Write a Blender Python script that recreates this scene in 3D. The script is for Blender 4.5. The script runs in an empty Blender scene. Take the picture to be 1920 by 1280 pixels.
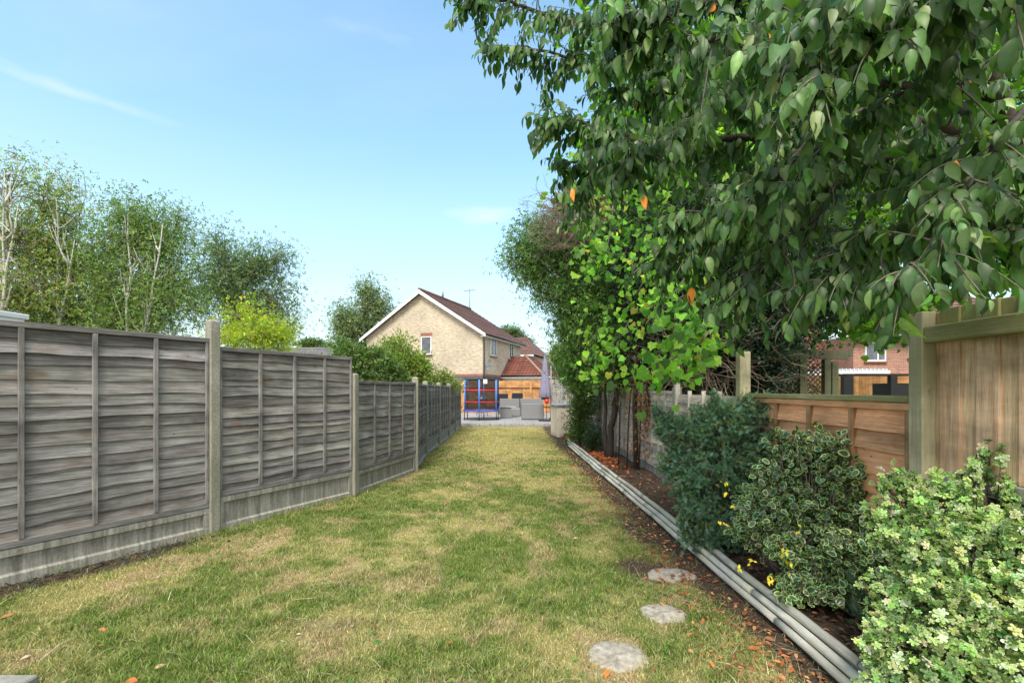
import bpy, math, random
import numpy as np
from mathutils import Vector, Matrix
random.seed(7); rng = np.random.default_rng(11)
R = math.radians
scn = bpy.context.scene
col = scn.collection
F = 853.0; H = 1.5; HY = 730.0
def at(px, py, Y): return np.array([(px-960)/F*Y, Y, H-(py-HY)/F*Y])
def gnd(px, py, z=0.0):
    Y = (H-z)*F/(py-HY); return np.array([(px-960)/F*Y, Y, z])

# ------------------------------------------------------------------ tagging
def tag(o, label=None, cat=None, group=None, kind=None):
    if label: o['label'] = label
    if cat: o['category'] = cat
    if group: o['group'] = group
    if kind: o['kind'] = kind
    return o
def empty(name, loc, rz=0, label=None, cat=None, group=None):
    o = bpy.data.objects.new(name, None); col.objects.link(o)
    o.location = loc; o.rotation_euler = (0, 0, rz); o.empty_display_size = .2
    return tag(o, label, cat, group)

# ------------------------------------------------------------------ materials
def newmat(name):
    m = bpy.data.materials.new(name); m.use_nodes = True
    nt = m.node_tree; nt.nodes.clear()
    out = nt.nodes.new('ShaderNodeOutputMaterial')
    b = nt.nodes.new('ShaderNodeBsdfPrincipled')
    nt.links.new(b.outputs[0], out.inputs[0])
    return m, nt, b, out
def N(nt, t, **kw):
    n = nt.nodes.new('ShaderNode'+t)
    for k, v in kw.items():
        if k.startswith('i_'): n.inputs[k[2:].replace('_', ' ')].default_value = v
        else: setattr(n, k, v)
    return n
def coords(nt, kind, scale):
    tc = N(nt, 'TexCoord'); mp = N(nt, 'Mapping'); mp.inputs['Scale'].default_value = scale
    nt.links.new(tc.outputs[kind], mp.inputs[0]); return mp.outputs[0]
def noise(nt, vec, scale, detail=4, rough=.6, dist=0):
    n = N(nt, 'TexNoise'); n.inputs['Scale'].default_value = scale; n.inputs['Detail'].default_value = detail
    n.inputs['Roughness'].default_value = rough; n.inputs['Distortion'].default_value = dist
    nt.links.new(vec, n.inputs['Vector']); return n.outputs['Fac']
def ramp(nt, fac, stops):
    r = N(nt, 'ValToRGB'); e = r.color_ramp.elements
    while len(e) < len(stops): e.new(.5)
    for i, (p, c) in enumerate(stops):
        e[i].position = p; e[i].color = (*c, 1) if len(c) == 3 else c
    nt.links.new(fac, r.inputs[0]); return r.outputs[0]
def mixc(nt, a, b, fac, mode='MIX'):
    m = N(nt, 'Mix', data_type='RGBA', blend_type=mode)
    for s, v in ((6, a), (7, b), (0, fac)):
        if hasattr(v, 'is_output') or hasattr(v, 'links'): nt.links.new(v, m.inputs[s])
        else: m.inputs[s].default_value = (*v, 1) if isinstance(v, tuple) and len(v) == 3 else v
    return m.outputs[2]
def vcol(nt): return N(nt, 'Attribute', attribute_name='Col').outputs['Color']
def bump(nt, b, h, strength, dist=.01):
    n = N(nt, 'Bump'); n.inputs['Strength'].default_value = strength; n.inputs['Distance'].default_value = dist
    nt.links.new(h, n.inputs['Height']); nt.links.new(n.outputs[0], b.inputs['Normal'])
G3 = lambda v: (v, v, v)

def m_plain(name, c, c2=None, rough=.6, scale=20, bmp=.1, metal=0, spec=.4, big=1.2):
    m, nt, b, _ = newmat(name); c2 = c2 or tuple(x*.75 for x in c)
    v = coords(nt, 'Object', (1, 1, 1)); f = noise(nt, v, scale, 5)
    f2 = noise(nt, v, big, 3)
    a = ramp(nt, f, [(.3, c2), (.7, c)])
    a = mixc(nt, a, ramp(nt, f2, [(.3, G3(.82)), (.7, G3(1.08))]), 1.0, 'MULTIPLY')
    a = mixc(nt, a, vcol(nt), 1.0, 'MULTIPLY')
    nt.links.new(a, b.inputs['Base Color'])
    b.inputs['Roughness'].default_value = rough; b.inputs['Metallic'].default_value = metal
    b.inputs['Specular IOR Level'].default_value = spec
    if bmp: bump(nt, b, f, bmp)
    return m
def m_wood(name, dark, light, horiz=True, stain=None, algae=None, knots=True, bmp=.5, contrast=1):
    m, nt, b, _ = newmat(name)
    sc = (1.6, 34, 34) if horiz else (34, 1.6, 34)
    u = coords(nt, 'UV', sc); u1 = coords(nt, 'UV', (1, 1, 1)); ob = coords(nt, 'Object', (1, 1, 1))
    g = noise(nt, u, 1.6, 7, .68, .25); g2 = noise(nt, coords(nt, 'UV', tuple(s*3 for s in sc)), 1.5, 4, .7)
    blot = noise(nt, coords(nt, 'Object', (1.1, 1.1, 2.6)), 1.5, 5, .62)
    c = ramp(nt, g, [(.28, dark), (.52, tuple((x+y)/2 for x, y in zip(dark, light))), (.74, light)])
    c = mixc(nt, c, ramp(nt, g2, [(.30, G3(.5)), (.42, G3(.94)), (.7, G3(1.16))]), 1.0, 'MULTIPLY')
    c = mixc(nt, c, ramp(nt, blot, [(.3, G3(.48)), (.5, G3(.92)), (.70, G3(1.35))]), 1.0, 'MULTIPLY')
    if stain:
        s = ramp(nt, noise(nt, coords(nt, 'Object', (2.2, 2.2, 6)), 1.3, 3, .5), [(.58, G3(0)), (.72, G3(.65))])
        c = mixc(nt, c, stain, s)
    if knots:
        vo = N(nt, 'TexVoronoi'); vo.inputs['Scale'].default_value = 5.5
        nt.links.new(coords(nt, 'UV', (1, 1.7, 1) if horiz else (1.7, .8, 1)), vo.inputs['Vector'])
        k = ramp(nt, vo.outputs['Distance'], [(.03, G3(.75)), (.085, G3(0))])
        c = mixc(nt, c, tuple(x*.35 for x in dark), k)
    if algae:
        s = ramp(nt, noise(nt, ob, 3.2, 5, .7), [(.35, G3(0)), (.68, G3(.85))])
        c = mixc(nt, c, algae, s)
    c = mixc(nt, c, vcol(nt), 1.0, 'MULTIPLY')
    nt.links.new(c, b.inputs['Base Color']); b.inputs['Roughness'].default_value = .82
    b.inputs['Specular IOR Level'].default_value = .2
    bump(nt, b, g, bmp, .006); return m
def m_leaf(name, rough=.45, trans=.35, spec=.4, tmul=(1.5, 1.9, .6), under=False):
    m, nt, b, out = newmat(name)
    v = vcol(nt); f = noise(nt, coords(nt, 'Object', (1, 1, 1)), 45, 3)
    c = mixc(nt, v, ramp(nt, f, [(.3, G3(.78)), (.7, G3(1.15))]), 1.0, 'MULTIPLY')
    if under:
        ge = N(nt, 'NewGeometry'); cu = mixc(nt, mixc(nt, c, (1.6, 1.45, 1.5), 1.0, 'MULTIPLY'), (.26, .34, .16), .10); c = mixc(nt, c, cu, ge.outputs['Backfacing'])
    nt.links.new(c, b.inputs['Base Color']); b.inputs['Roughness'].default_value = rough
    b.inputs['Specular IOR Level'].default_value = spec
    t = N(nt, 'BsdfTranslucent'); nt.links.new(mixc(nt, c, tmul, 1.0, 'MULTIPLY'), t.inputs[0])
    mx = N(nt, 'MixShader'); mx.inputs[0].default_value = trans
    nt.links.new(b.outputs[0], mx.inputs[1]); nt.links.new(t.outputs[0], mx.inputs[2])
    nt.links.new(mx.outputs[0], out.inputs[0]); return m
def m_brick(name, c1, c2, mortar, sc=1.0):
    m, nt, b, _ = newmat(name)
    br = N(nt, 'TexBrick'); nt.links.new(coords(nt, 'UV', (1, 1, 1)), br.inputs['Vector'])
    br.inputs['Scale'].default_value = 1; br.inputs['Brick Width'].default_value = .225*sc; br.inputs['Row Height'].default_value = .075*sc
    br.inputs['Mortar Size'].default_value = .007*sc; br.inputs['Mortar Smooth'].default_value = .2; br.inputs['Bias'].default_value = 0
    br.inputs['Color1'].default_value = (*c1, 1); br.inputs['Color2'].default_value = (*c2, 1); br.inputs['Mortar'].default_value = (*mortar, 1)
    n2 = noise(nt, coords(nt, 'UV', (4.4, 13.3, 1)), 1, 2, .9); n3 = noise(nt, coords(nt, 'UV', (1, 1, 1)), .45, 4, .6)
    c = mixc(nt, br.outputs['Color'], ramp(nt, n2, [(.3, (.72, .68, .7)), (.55, G3(1)), (.72, (1.2, 1.2, 1.25))]), 1.0, 'MULTIPLY')
    c = mixc(nt, c, ramp(nt, n3, [(.3, (.8, .8, .84)), (.65, G3(1.1))]), 1.0, 'MULTIPLY')
    c = mixc(nt, c, vcol(nt), 1.0, 'MULTIPLY')
    nt.links.new(c, b.inputs['Base Color']); b.inputs['Roughness'].default_value = .85
    bump(nt, b, br.outputs['Fac'], -.4, .01); return m
def m_vcol(name, rough=.85, amp=.25, scale=60, bmp=.5, dist=.01):
    m, nt, b, _ = newmat(name)
    f = noise(nt, coords(nt, 'Object', (1, 1, 1)), scale, 6, .7)
    c = mixc(nt, vcol(nt), ramp(nt, f, [(.25, G3(1-2*amp)), (.75, G3(1+amp))]), 1.0, 'MULTIPLY')
    nt.links.new(c, b.inputs['Base Color']); b.inputs['Roughness'].default_value = rough; b.inputs['Specular IOR Level'].default_value = .15
    bump(nt, b, f, bmp, dist); return m

MT = {}
MT['grey_h'] = m_wood('weathered_board', (.085, .081, .077), (.35, .34, .325), True, stain=(.14, .09, .06), bmp=.8)
MT['grey_v'] = m_wood('weathered_batten', (.11, .105, .10), (.34, .33, .315), False)
MT['pink_h'] = m_wood('aged_board', (.26, .22, .195), (.64, .58, .52), True, stain=(.26, .17, .12))
MT['pink_v'] = m_wood('aged_batten', (.28, .26, .22), (.60, .56, .49), False)
MT['orange_h'] = m_wood('new_board', (.56, .25, .12), (.85, .50, .29), True, bmp=.3)
MT['orange_v'] = m_wood('new_batten', (.32, .17, .085), (.52, .33, .19), False, bmp=.3)
MT['green_h'] = m_wood('algae_rail', (.22, .20, .10), (.42, .39, .22), True, algae=(.24, .25, .09))
MT['post_v'] = m_wood('treated_post', (.30, .26, .16), (.54, .49, .35), False, algae=(.34, .32, .18))
MT['close_v'] = m_wood('close_board', (.48, .28, .14), (.82, .64, .45), False, bmp=.35)
MT['closetop_v'] = m_wood('close_board_top', (.26, .24, .10), (.48, .45, .24), False, algae=(.30, .32, .10))
MT['patio_fence'] = m_wood('patio_close_board', (.38, .19, .075), (.64, .36, .16), False, bmp=.2)
MT['dark_v'] = m_wood('old_pergola_wood', (.06, .055, .035), (.17, .16, .11), False, algae=(.09, .11, .05))
MT['log'] = m_wood('log_wood', (.30, .29, .25), (.82, .80, .72), True, bmp=1.0, algae=(.44, .44, .34))
MT['conc'] = m_plain('concrete', (.34, .335, .30), (.23, .225, .19), .9, 38, .5, big=2.2)
MT['bark'] = m_plain('dark_bark', (.085, .07, .055), (.03, .024, .02), .9, 30, 1.0)
MT['twig'] = m_plain('pale_twig', (.22, .19, .15), (.10, .08, .06), .9, 30, .5)
MT['dead'] = m_plain('dead_twig', (.30, .24, .18), (.15, .11, .08), .9, 30, .5)
MT['leaf'] = m_leaf('leaf', .42, .28, .32, (1.7, 2.3, .45), True)
MT['vine'] = m_leaf('vine_leaf', .5, .45, .3, (1.5, 1.8, .5))
MT['small'] = m_leaf('small_leaf', .5, .28, .3)
MT['gloss'] = m_leaf('glossy_leaf', .25, .12, .55)
MT['grass'] = m_leaf('grass_blade', .7, .3, .15, (1.2, 1.35, .7))
MT['white'] = m_plain('white_paint', (.80, .81, .82), (.74, .75, .76), .4, 6, 0)
MT['dry'] = m_leaf('dry_leaf', .75, .2, .15, (1.3, 1, .7))

def m_birch():
    m, nt, b, _ = newmat('birch_bark')
    f = noise(nt, coords(nt, 'Object', (1, 1, 5)), 3, 5, .7)
    nt.links.new(ramp(nt, f, [(.36, (.06, .05, .045)), (.46, (.48, .46, .42)), (.7, (.62, .60, .56))]), b.inputs['Base Color'])
    b.inputs['Roughness'].default_value = .8; return m
MT['birch'] = m_birch()
def m_tiles(name, c1, c2, cw=.3, ch=.34):
    m, nt, b, _ = newmat(name)
    br = N(nt, 'TexBrick'); nt.links.new(coords(nt, 'UV', (1, 1, 1)), br.inputs['Vector'])
    br.inputs['Scale'].default_value = 1; br.inputs['Brick Width'].default_value = cw; br.inputs['Row Height'].default_value = ch
    br.offset = 0; br.inputs['Mortar Size'].default_value = .018; br.inputs['Mortar Smooth'].default_value = .6
    br.inputs['Color1'].default_value = (*c1, 1); br.inputs['Color2'].default_value = (*c2, 1); br.inputs['Mortar'].default_value = (*[x*.35 for x in c2], 1)
    n2 = noise(nt, coords(nt, 'UV', (1, 1, 1)), 1.3, 5, .7)
    c = mixc(nt, br.outputs['Color'], ramp(nt, n2, [(.3, G3(.7)), (.7, G3(1.15))]), 1.0, 'MULTIPLY')
    c = mixc(nt, c, vcol(nt), 1.0, 'MULTIPLY')
    nt.links.new(c, b.inputs['Base Color']); b.inputs['Roughness'].default_value = .8
    w = N(nt, 'TexWave', wave_type='BANDS', bands_direction='X'); w.inputs['Scale'].default_value = math.pi/cw/math.pi*.5
    nt.links.new(coords(nt, 'UV', (1, 1, 1)), w.inputs['Vector']); bump(nt, b, w.outputs['Fac'], .8, .04); return m
MT['tile'] = m_tiles('brown_tiles', (.21, .10, .075), (.15, .085, .07))
MT['tile_red'] = m_tiles('red_tiles', (.30, .10, .06), (.20, .075, .055), .24, .3)
MT['tile_grey'] = m_tiles('grey_tiles', (.19, .18, .18), (.15, .145, .15))
MT['buff'] = m_brick('buff_brick', (.60, .51, .35), (.47, .38, .26), (.54, .51, .46))
MT['redb'] = m_brick('red_brick', (.40, .19, .12), (.32, .14, .09), (.42, .36, .31))
MT['soldier'] = m_brick('soldier_brick', (.36, .13, .08), (.28, .10, .07), (.3, .22, .18))
MT['render'] = m_plain('grey_render', (.12, .13, .15), (.10, .11, .13), .8, 20, .1)
def m_glass(name, c=(.05, .06, .07)):
    m, nt, b, _ = newmat(name)
    f = noise(nt, coords(nt, 'Object', (1, 1, 1)), 2.5, 3)
    nt.links.new(ramp(nt, f, [(.35, c), (.7, tuple(x*2.6 for x in c))]), b.inputs['Base Color'])
    b.inputs['Roughness'].default_value = .05; b.inputs['Specular IOR Level'].default_value = .8; return m
MT['glass'] = m_glass('window_glass')

# ------------------------------------------------------------------ mesh builder
class MB:
    def __init__(s): s.v = []; s.f = []; s.c = []; s.sm = []
    def add(s, vs, fs, c=(1, 1, 1), smooth=False):
        o = len(s.v); s.v += [tuple(map(float, p)) for p in vs]; s.c += [c]*len(vs)
        s.f += [tuple(i+o for i in f) for f in fs]; s.sm += [smooth]*len(fs); return s
    def box(s, x0, x1, y0, y1, z0, z1, c=(1, 1, 1), M=None, bev=0):
        if bev:
            b = bev; P = []
            for (X, Y, Z) in [(x0, y0, z0), (x1, y0, z0), (x1, y1, z0), (x0, y1, z0), (x0, y0, z1), (x1, y0, z1), (x1, y1, z1), (x0, y1, z1)]:
                sx = b if X == x0 else -b; sy = b if Y == y0 else -b; sz = b if Z == z0 else -b
                P += [(X, Y+sy, Z+sz), (X+sx, Y, Z+sz), (X+sx, Y+sy, Z)]
            q = lambda a, i: a*3+i
            fs = [(q(0,2),q(3,2),q(2,2),q(1,2)), (q(4,2),q(5,2),q(6,2),q(7,2)), (q(0,1),q(1,1),q(5,1),q(4,1)), (q(3,1),q(7,1),q(6,1),q(2,1)),
                  (q(0,0),q(4,0),q(7,0),q(3,0)), (q(1,0),q(2,0),q(6,0),q(5,0)),
                  (q(0,1),q(0,2),q(1,2),q(1,1)), (q(4,1),q(5,1),q(5,2),q(4,2)), (q(3,1),q(2,1),q(2,2),q(3,2)), (q(7,1),q(7,2),q(6,2),q(6,1)),
                  (q(0,0),q(3,0),q(3,2),q(0,2)), (q(4,0),q(4,2),q(7,2),q(7,0)), (q(1,0),q(1,2),q(2,2),q(2,0)), (q(5,0),q(6,0),q(6,2),q(5,2)),
                  (q(0,0),q(0,1),q(4,1),q(4,0)), (q(1,0),q(5,0),q(5,1),q(1,1)), (q(2,0),q(2,1),q(6,1),q(6,0)), (q(3,0),q(7,0),q(7,1),q(3,1))]
            fs += [tuple(q(a, i) for i in ((0, 2, 1) if a in (0, 2, 5, 7) else (0, 1, 2))) for a in range(8)]
            if M is not None: P = [M @ Vector(p) for p in P]
            return s.add(P, fs, c)
        P = [(x0,y0,z0),(x1,y0,z0),(x1,y1,z0),(x0,y1,z0),(x0,y0,z1),(x1,y0,z1),(x1,y1,z1),(x0,y1,z1)]
        if M is not None: P = [M @ Vector(p) for p in P]
        for f in ((0,3,2,1),(4,5,6,7),(0,1,5,4),(1,2,6,5),(2,3,7,6),(3,0,4,7)): s.add([P[i] for i in f], [(0, 1, 2, 3)], c)
        return s
    def tube(s, pts, rad, n=8, c=(1, 1, 1), cap=True):
        pts = [Vector(p) for p in pts]
        if not hasattr(rad, '__len__'): rad = [rad]*len(pts)
        vs = []; up = Vector((0.13, .21, 1)).normalized()
        for i, p in enumerate(pts):
            d = (pts[min(i+1, len(pts)-1)]-pts[max(i-1, 0)])
            d = d.normalized() if d.length > 1e-9 else Vector((0, 0, 1))
            a = d.cross(up if abs(d.dot(up)) < .95 else Vector((1, 0, 0))).normalized(); b = d.cross(a)
            for k in range(n):
                t = 2*math.pi*k/n; vs.append(p+(a*math.cos(t)+b*math.sin(t))*rad[i])
        fs = [(i*n+k, i*n+(k+1) % n, (i+1)*n+(k+1) % n, (i+1)*n+k) for i in range(len(pts)-1) for k in range(n)]
        s.add(vs, fs, c, True)
        if cap:
            o = len(s.v)-len(vs)
            for f in (tuple(o+k for k in range(n))[::-1], tuple(o+(len(pts)-1)*n+k for k in range(n))): s.f.append(f); s.sm.append(False)
        return s
    def lathe(s, prof, cx=0, cy=0, n=24, c=(1, 1, 1)):
        vs = [(cx+r*math.cos(2*math.pi*k/n), cy+r*math.sin(2*math.pi*k/n), z) for r, z in prof for k in range(n)]
        fs = [(i*n+k, i*n+(k+1) % n, (i+1)*n+(k+1) % n, (i+1)*n+k) for i in range(len(prof)-1) for k in range(n)]
        return s.add(vs, fs, c, True)
    def build(s, name, mat, parent=None, uv=True, loc=None, uvrot=None):
        me = bpy.data.meshes.new(name); me.from_pydata(s.v, [], s.f); me.update()
        me.polygons.foreach_set('use_smooth', s.sm)
        a = me.color_attributes.new('Col', 'FLOAT_COLOR', 'POINT')
        a.data.foreach_set('color', np.c_[np.array(s.c, float).reshape(-1, 3), np.ones(len(s.v))].ravel())
        if uv:
            u = me.uv_layers.new(name='UVMap'); out = np.zeros((len(me.loops), 2))
            for p in me.polygons:
                n = p.normal; ax = max(range(3), key=lambda i: abs(n[i]))
                ia = (1, 0, 0)[ax]; ib = (2, 2, 1)[ax]
                for li in p.loop_indices:
                    q = me.vertices[me.loops[li].vertex_index].co
                    if uvrot: out[li] = uvrot(q, n)
                    else: out[li] = (q[ia]+(3.7 if ax == 0 else 0), q[ib])
            u.data.foreach_set('uv', out.ravel())
        me.materials.append(mat)
        o = bpy.data.objects.new(name, me); col.objects.link(o)
        if parent: o.parent = parent
        if loc is not None: o.location = loc
        return o

def raw_mesh(name, V, Fq, C, mat, parent=None, smooth=True):
    """V (n,3), Fq (m,k) all same size faces, C (n,3)"""
    me = bpy.data.meshes.new(name); m, k = Fq.shape
    me.vertices.add(len(V)); me.vertices.foreach_set('co', V.astype(np.float32).ravel())
    me.loops.add(m*k); me.loops.foreach_set('vertex_index', Fq.astype(np.int32).ravel())
    me.polygons.add(m); me.polygons.foreach_set('loop_start', np.arange(m, dtype=np.int32)*k)
    me.polygons.foreach_set('loop_total', np.full(m, k, dtype=np.int32))
    me.polygons.foreach_set('use_smooth', np.full(m, smooth))
    me.update(calc_edges=True)
    a = me.color_attributes.new('Col', 'FLOAT_COLOR', 'POINT')
    a.data.foreach_set('color', np.c_[np.clip(C, 0, 1), np.ones(len(V))].astype(np.float32).ravel())
    me.materials.append(mat)
    o = bpy.data.objects.new(name, me); col.objects.link(o)
    if parent: o.parent = parent
    return o
def tris(fs):
    out = []
    for f in fs:
        for i in range(1, len(f)-1): out.append((f[0], f[i], f[i+1]))
    return np.array(out)
nrm = lambda a: a/np.maximum(np.linalg.norm(a, axis=-1, keepdims=True), 1e-9)

# leaf templates: x = length 0..1, y = width, z = up ; returns V, tris, colour multiplier
def t_oval(w=.5, fold=.12, droop=.25, rows=((.12, .55), (.4, 1), (.7, .75), (.9, .28))):
    V = [(0, 0, 0)]
    for t, k in rows:
        h = w/2*k; z = -droop*t*t
        V += [(t, -h, z+fold*k*.5), (t, 0, z), (t, h, z+fold*k*.5)]
    V.append((1.04, 0, -droop*1.12)); n = len(rows); fs = [(0, 2, 1), (0, 3, 2)]
    for i in range(n-1):
        a = 1+3*i; b = a+3; fs += [(a, a+1, b+1, b), (a+1, a+2, b+2, b+1)]
    a = 1+3*(n-1); fs += [(a, a+1, len(V)-1), (a+1, a+2, len(V)-1)]
    V = np.array(V, float); return V, tris(fs), np.ones((len(V), 3))
def t_diamond(w=.6, fold=.15):
    V = np.array([(0, 0, 0), (.5, -w/2, fold), (1, 0, -.1), (.5, w/2, fold)], float)
    return V, np.array([(0, 2, 1), (0, 3, 2)]), np.ones((4, 3))
def t_lobed():
    pts = [(0, .06), (-.10, .36), (.10, .40), (.20, .56), (.42, .44), (.60, .45), (.74, .22), (1, 0)]
    out = [(0.05, 0, 0)]+[(x, -y, 0) for x, y in pts]+[(x, y, 0) for x, y in pts[-2::-1]]
    V = np.array(out, float); V[:, 2] = .12*np.abs(V[:, 1])*np.sin(9*V[:, 0])-.2*V[:, 0]**2+.12*np.abs(V[:, 1])
    V = np.vstack([V, [[.38, 0, -.02]]]); c = len(V)-1; n = len(out)
    return V, np.array([(c, i, (i+1) % n) for i in range(1, n-1)] + [(c, n-1, 1)]), np.ones((len(V), 3))
def t_varieg(margin, inner, w=.62, k=.74, wavy=.04, irr=0):
    n = 12; O = []; I = []
    for i in range(n):
        t = 2*math.pi*i/n; x = .5-.5*math.cos(t); y = w/2*math.sin(t)*(1-.18*math.cos(t))
        z = .22*abs(y)-.12*x*x+wavy*math.sin(t*4+1); O.append((x, y, z))
        kk = k*(1+irr*math.sin(3*t)); I.append((.5+(x-.5)*kk, y*kk, .22*abs(y)*kk-.12*x*x))
    V = O+I+I+[(.5, 0, -.03)]; fs = [(i, (i+1) % n, n+(i+1) % n, n+i) for i in range(n)]
    fs += [(2*n+i, 2*n+(i+1) % n, 3*n) for i in range(n)]
    C = [margin]*(2*n)+[inner]*(n+1)
    return np.array(V, float), tris(fs), np.array(C, float)
def t_merge(items):
    """items: (template, dir, normal, pos, scale)"""
    Vs = []; Fs = []; Cs = []; o = 0
    for (V, Fc, C), d, n, p, s in items:
        X = nrm(np.array(d, float)); Y = nrm(np.cross(n, X)); Z = np.cross(X, Y)
        Vs.append(np.array(p)+s*(V[:, :1]*X+V[:, 1:2]*Y+V[:, 2:]*Z)); Fs.append(Fc+o); Cs.append(C); o += len(V)
    return np.vstack(Vs), np.vstack(Fs), np.vstack(Cs)
def scatter(name, T, pos, d, n, s, C, mat, parent=None):
    V, Fc, TC = T; X = nrm(d); Y = nrm(np.cross(n, X)); Z = np.cross(X, Y); s = np.asarray(s).reshape(-1, 1, 1)
    P = pos[:, None, :]+s*(V[None, :, :1]*X[:, None]+V[None, :, 1:2]*Y[:, None]+V[None, :, 2:]*Z[:, None])
    k = len(V); Fa = (Fc[None]+(np.arange(len(pos))*k)[:, None, None]).reshape(-1, 3)
    CC = (C[:, None, :]*TC[None]).reshape(-1, 3)
    return raw_mesh(name, P.reshape(-1, 3), Fa, CC, mat, parent)
def rdir(n): return nrm(rng.normal(size=(n, 3)))
def jit(c, n, a=.25, hue=.08):
    c = np.array(c, float); k = np.exp(rng.normal(0, a, (n, 1))); return np.clip(c*k*(1+rng.normal(0, hue, (n, 3))), 0, 1)
def palette(cols, weights, n, a=.2):
    idx = rng.choice(len(cols), n, p=np.array(weights)/sum(weights)); return jit(np.array(cols)[idx], n, a)

# value noise
_L = rng.random((257, 257))
def vnoise(x, y, s, seed=0):
    x = np.asarray(x)/s+seed*17.3+100; y = np.asarray(y)/s+seed*9.1+100
    xi = np.floor(x).astype(int); yi = np.floor(y).astype(int); fx = x-xi; fy = y-yi
    fx = fx*fx*(3-2*fx); fy = fy*fy*(3-2*fy); g = lambda a, b: _L[a % 256, b % 256]
    return (g(xi, yi)*(1-fx)+g(xi+1, yi)*fx)*(1-fy)+(g(xi, yi+1)*(1-fx)+g(xi+1, yi+1)*fx)*fy
def fbm(x, y, s, seed=0, o=4):
    r = 0; a = 1; t = 0
    for i in range(o): r = r+a*vnoise(x, y, s/2**i, seed+i); t += a; a *= .55
    return r/t

# ------------------------------------------------------------------ setting: ground, lawn, bed, patio
SKYLINE = None
def sstep(a, b, x):
    t = np.clip((x-a)/(b-a), 0, 1); return t*t*(3-2*t)
FL = [(-4.20, 3.19), (-3.20, 4.86), (-2.28, 6.53), (-1.80, 8.44), (-1.99, 10.42), (-2.0, 12.36), (-2.0, 14.3), (-2.05, 16.25), (-2.1, 18.2)]
def fenceX(y):
    ys = [p[1] for p in FL]; xs = [p[0] for p in FL]
    return np.interp(y, [-1.0]+ys+[19], [-6.7]+xs+[-2.12])
EDGE = [(1.70, 1.0), (1.73, 2.17), (1.71, 3.98), (1.67, 5.97), (1.60, 8.5), (1.56, 11.0), (1.52, 12.6)]
def edgeX(y): return np.interp(y, [p[1] for p in EDGE], [p[0] for p in EDGE])
def lawn_z(x, y): return .035*(fbm(x, y, 1.3, 3, 3)-.5)+.012*(fbm(x, y, .25, 5, 2)-.5)-.03
def lawn_mix(x, y):
    dl = x-fenceX(y); dr = edgeX(y)-x
    g = fbm(x, y, .75, 11, 4)+.6*(fbm(x, y, .16, 21, 3)-.5)
    zone = -.16*sstep(9, 16, y)+.08*np.exp(-((dl-.45)/.45)**2)*(y > 4.2) + .22*np.exp(-((x+2.2)**2/1.2+(y-2.8)**2/.35))+.16*np.exp(-((x+2.6)**2/.5+(y-5.3)**2/.8)) + .05*np.exp(-((x+.6)**2/1.2+(y-4.3)**2/2.2)) + .06*np.exp(-((x-.3)**2/.6+(y-5.5)**2/3))
    green = sstep(.22, .74, g+zone-.012*np.clip(y-5, 0, 9)-.0*y)
    soil = np.exp(-((x-1.15)**2/.10+(y-3.85)**2/.10))*1.0
    soil = np.maximum(soil, np.exp(-((x-1.38)**2/.05+(y-5.0)**2/.9))*.75)
    soil = np.maximum(soil, np.exp(-(np.maximum(dl-.08, 0)/.32)**2)*1.3*(1-sstep(4.2, 4.9, y)))
    soil = np.maximum(soil, np.exp(-(dl/.10)**2)*.6)
    soil = np.maximum(soil, np.exp(-(dr/.22)**2)*.75+np.exp(-(dr/.6)**2)*.38*sstep(2.2, 4.5, y)+np.exp(-(dr/.5)**2)*.2)
    soil = np.maximum(soil, np.exp(-((x+1.1)**2/.2+(y-2.95)**2/.02))*.5)
    soil = sstep(.25, .75, soil*(.55+.9*fbm(x, y, .22, 31, 3)))
    bare = sstep(.56, .70, fbm(x, y, .33, 41, 3))*.7
    return green, soil, bare
def lawn_col(x, y, n=None):
    g, s, bare = lawn_mix(x, y)
    G = np.array([.16, .228, .045]); S = np.array([.43, .385, .155]); B = np.array([.105, .075, .05]); W = np.array([.50, .37, .23])
    far = sstep(6, 15, y)[..., None]
    S = S*(1+.05*far)
    G2 = G*(1-far)+np.array([.36, .34, .13])*far
    c = S*(1-g[..., None])+G2*g[..., None]
    c = c*(1-bare[..., None])+W*bare[..., None]
    return c*(1-s[..., None])+B*s[..., None], g, s

def grid(x0, x1, y0, y1, nx, ny, zf, cf, name, mat, label=None, kind='structure', wx=None):
    xs = np.linspace(0, 1, nx+1); ys = y0+(y1-y0)*np.linspace(0, 1, ny+1)
    YY, TT = np.meshgrid(ys, xs, indexing='ij')
    a = x0(YY) if callable(x0) else x0; b = x1(YY) if callable(x1) else x1
    XX = a+(b-a)*TT; Z = zf(XX, YY); V = np.stack([XX, YY, Z], -1).reshape(-1, 3)
    i = np.arange(ny)[:, None]*(nx+1)+np.arange(nx)[None]; i = i.ravel()
    Fq = np.stack([i, i+1, i+nx+2, i+nx+1], 1)
    o = raw_mesh(name, V, Fq, cf(XX, YY).reshape(-1, 3), mat); return tag(o, label, None, None, kind)
MT['lawn'] = m_vcol('lawn_soil', .95, .35, 55, .9, .02)
MT['soil'] = m_vcol('bed_soil', .95, .4, 40, 1.0, .03)
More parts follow.
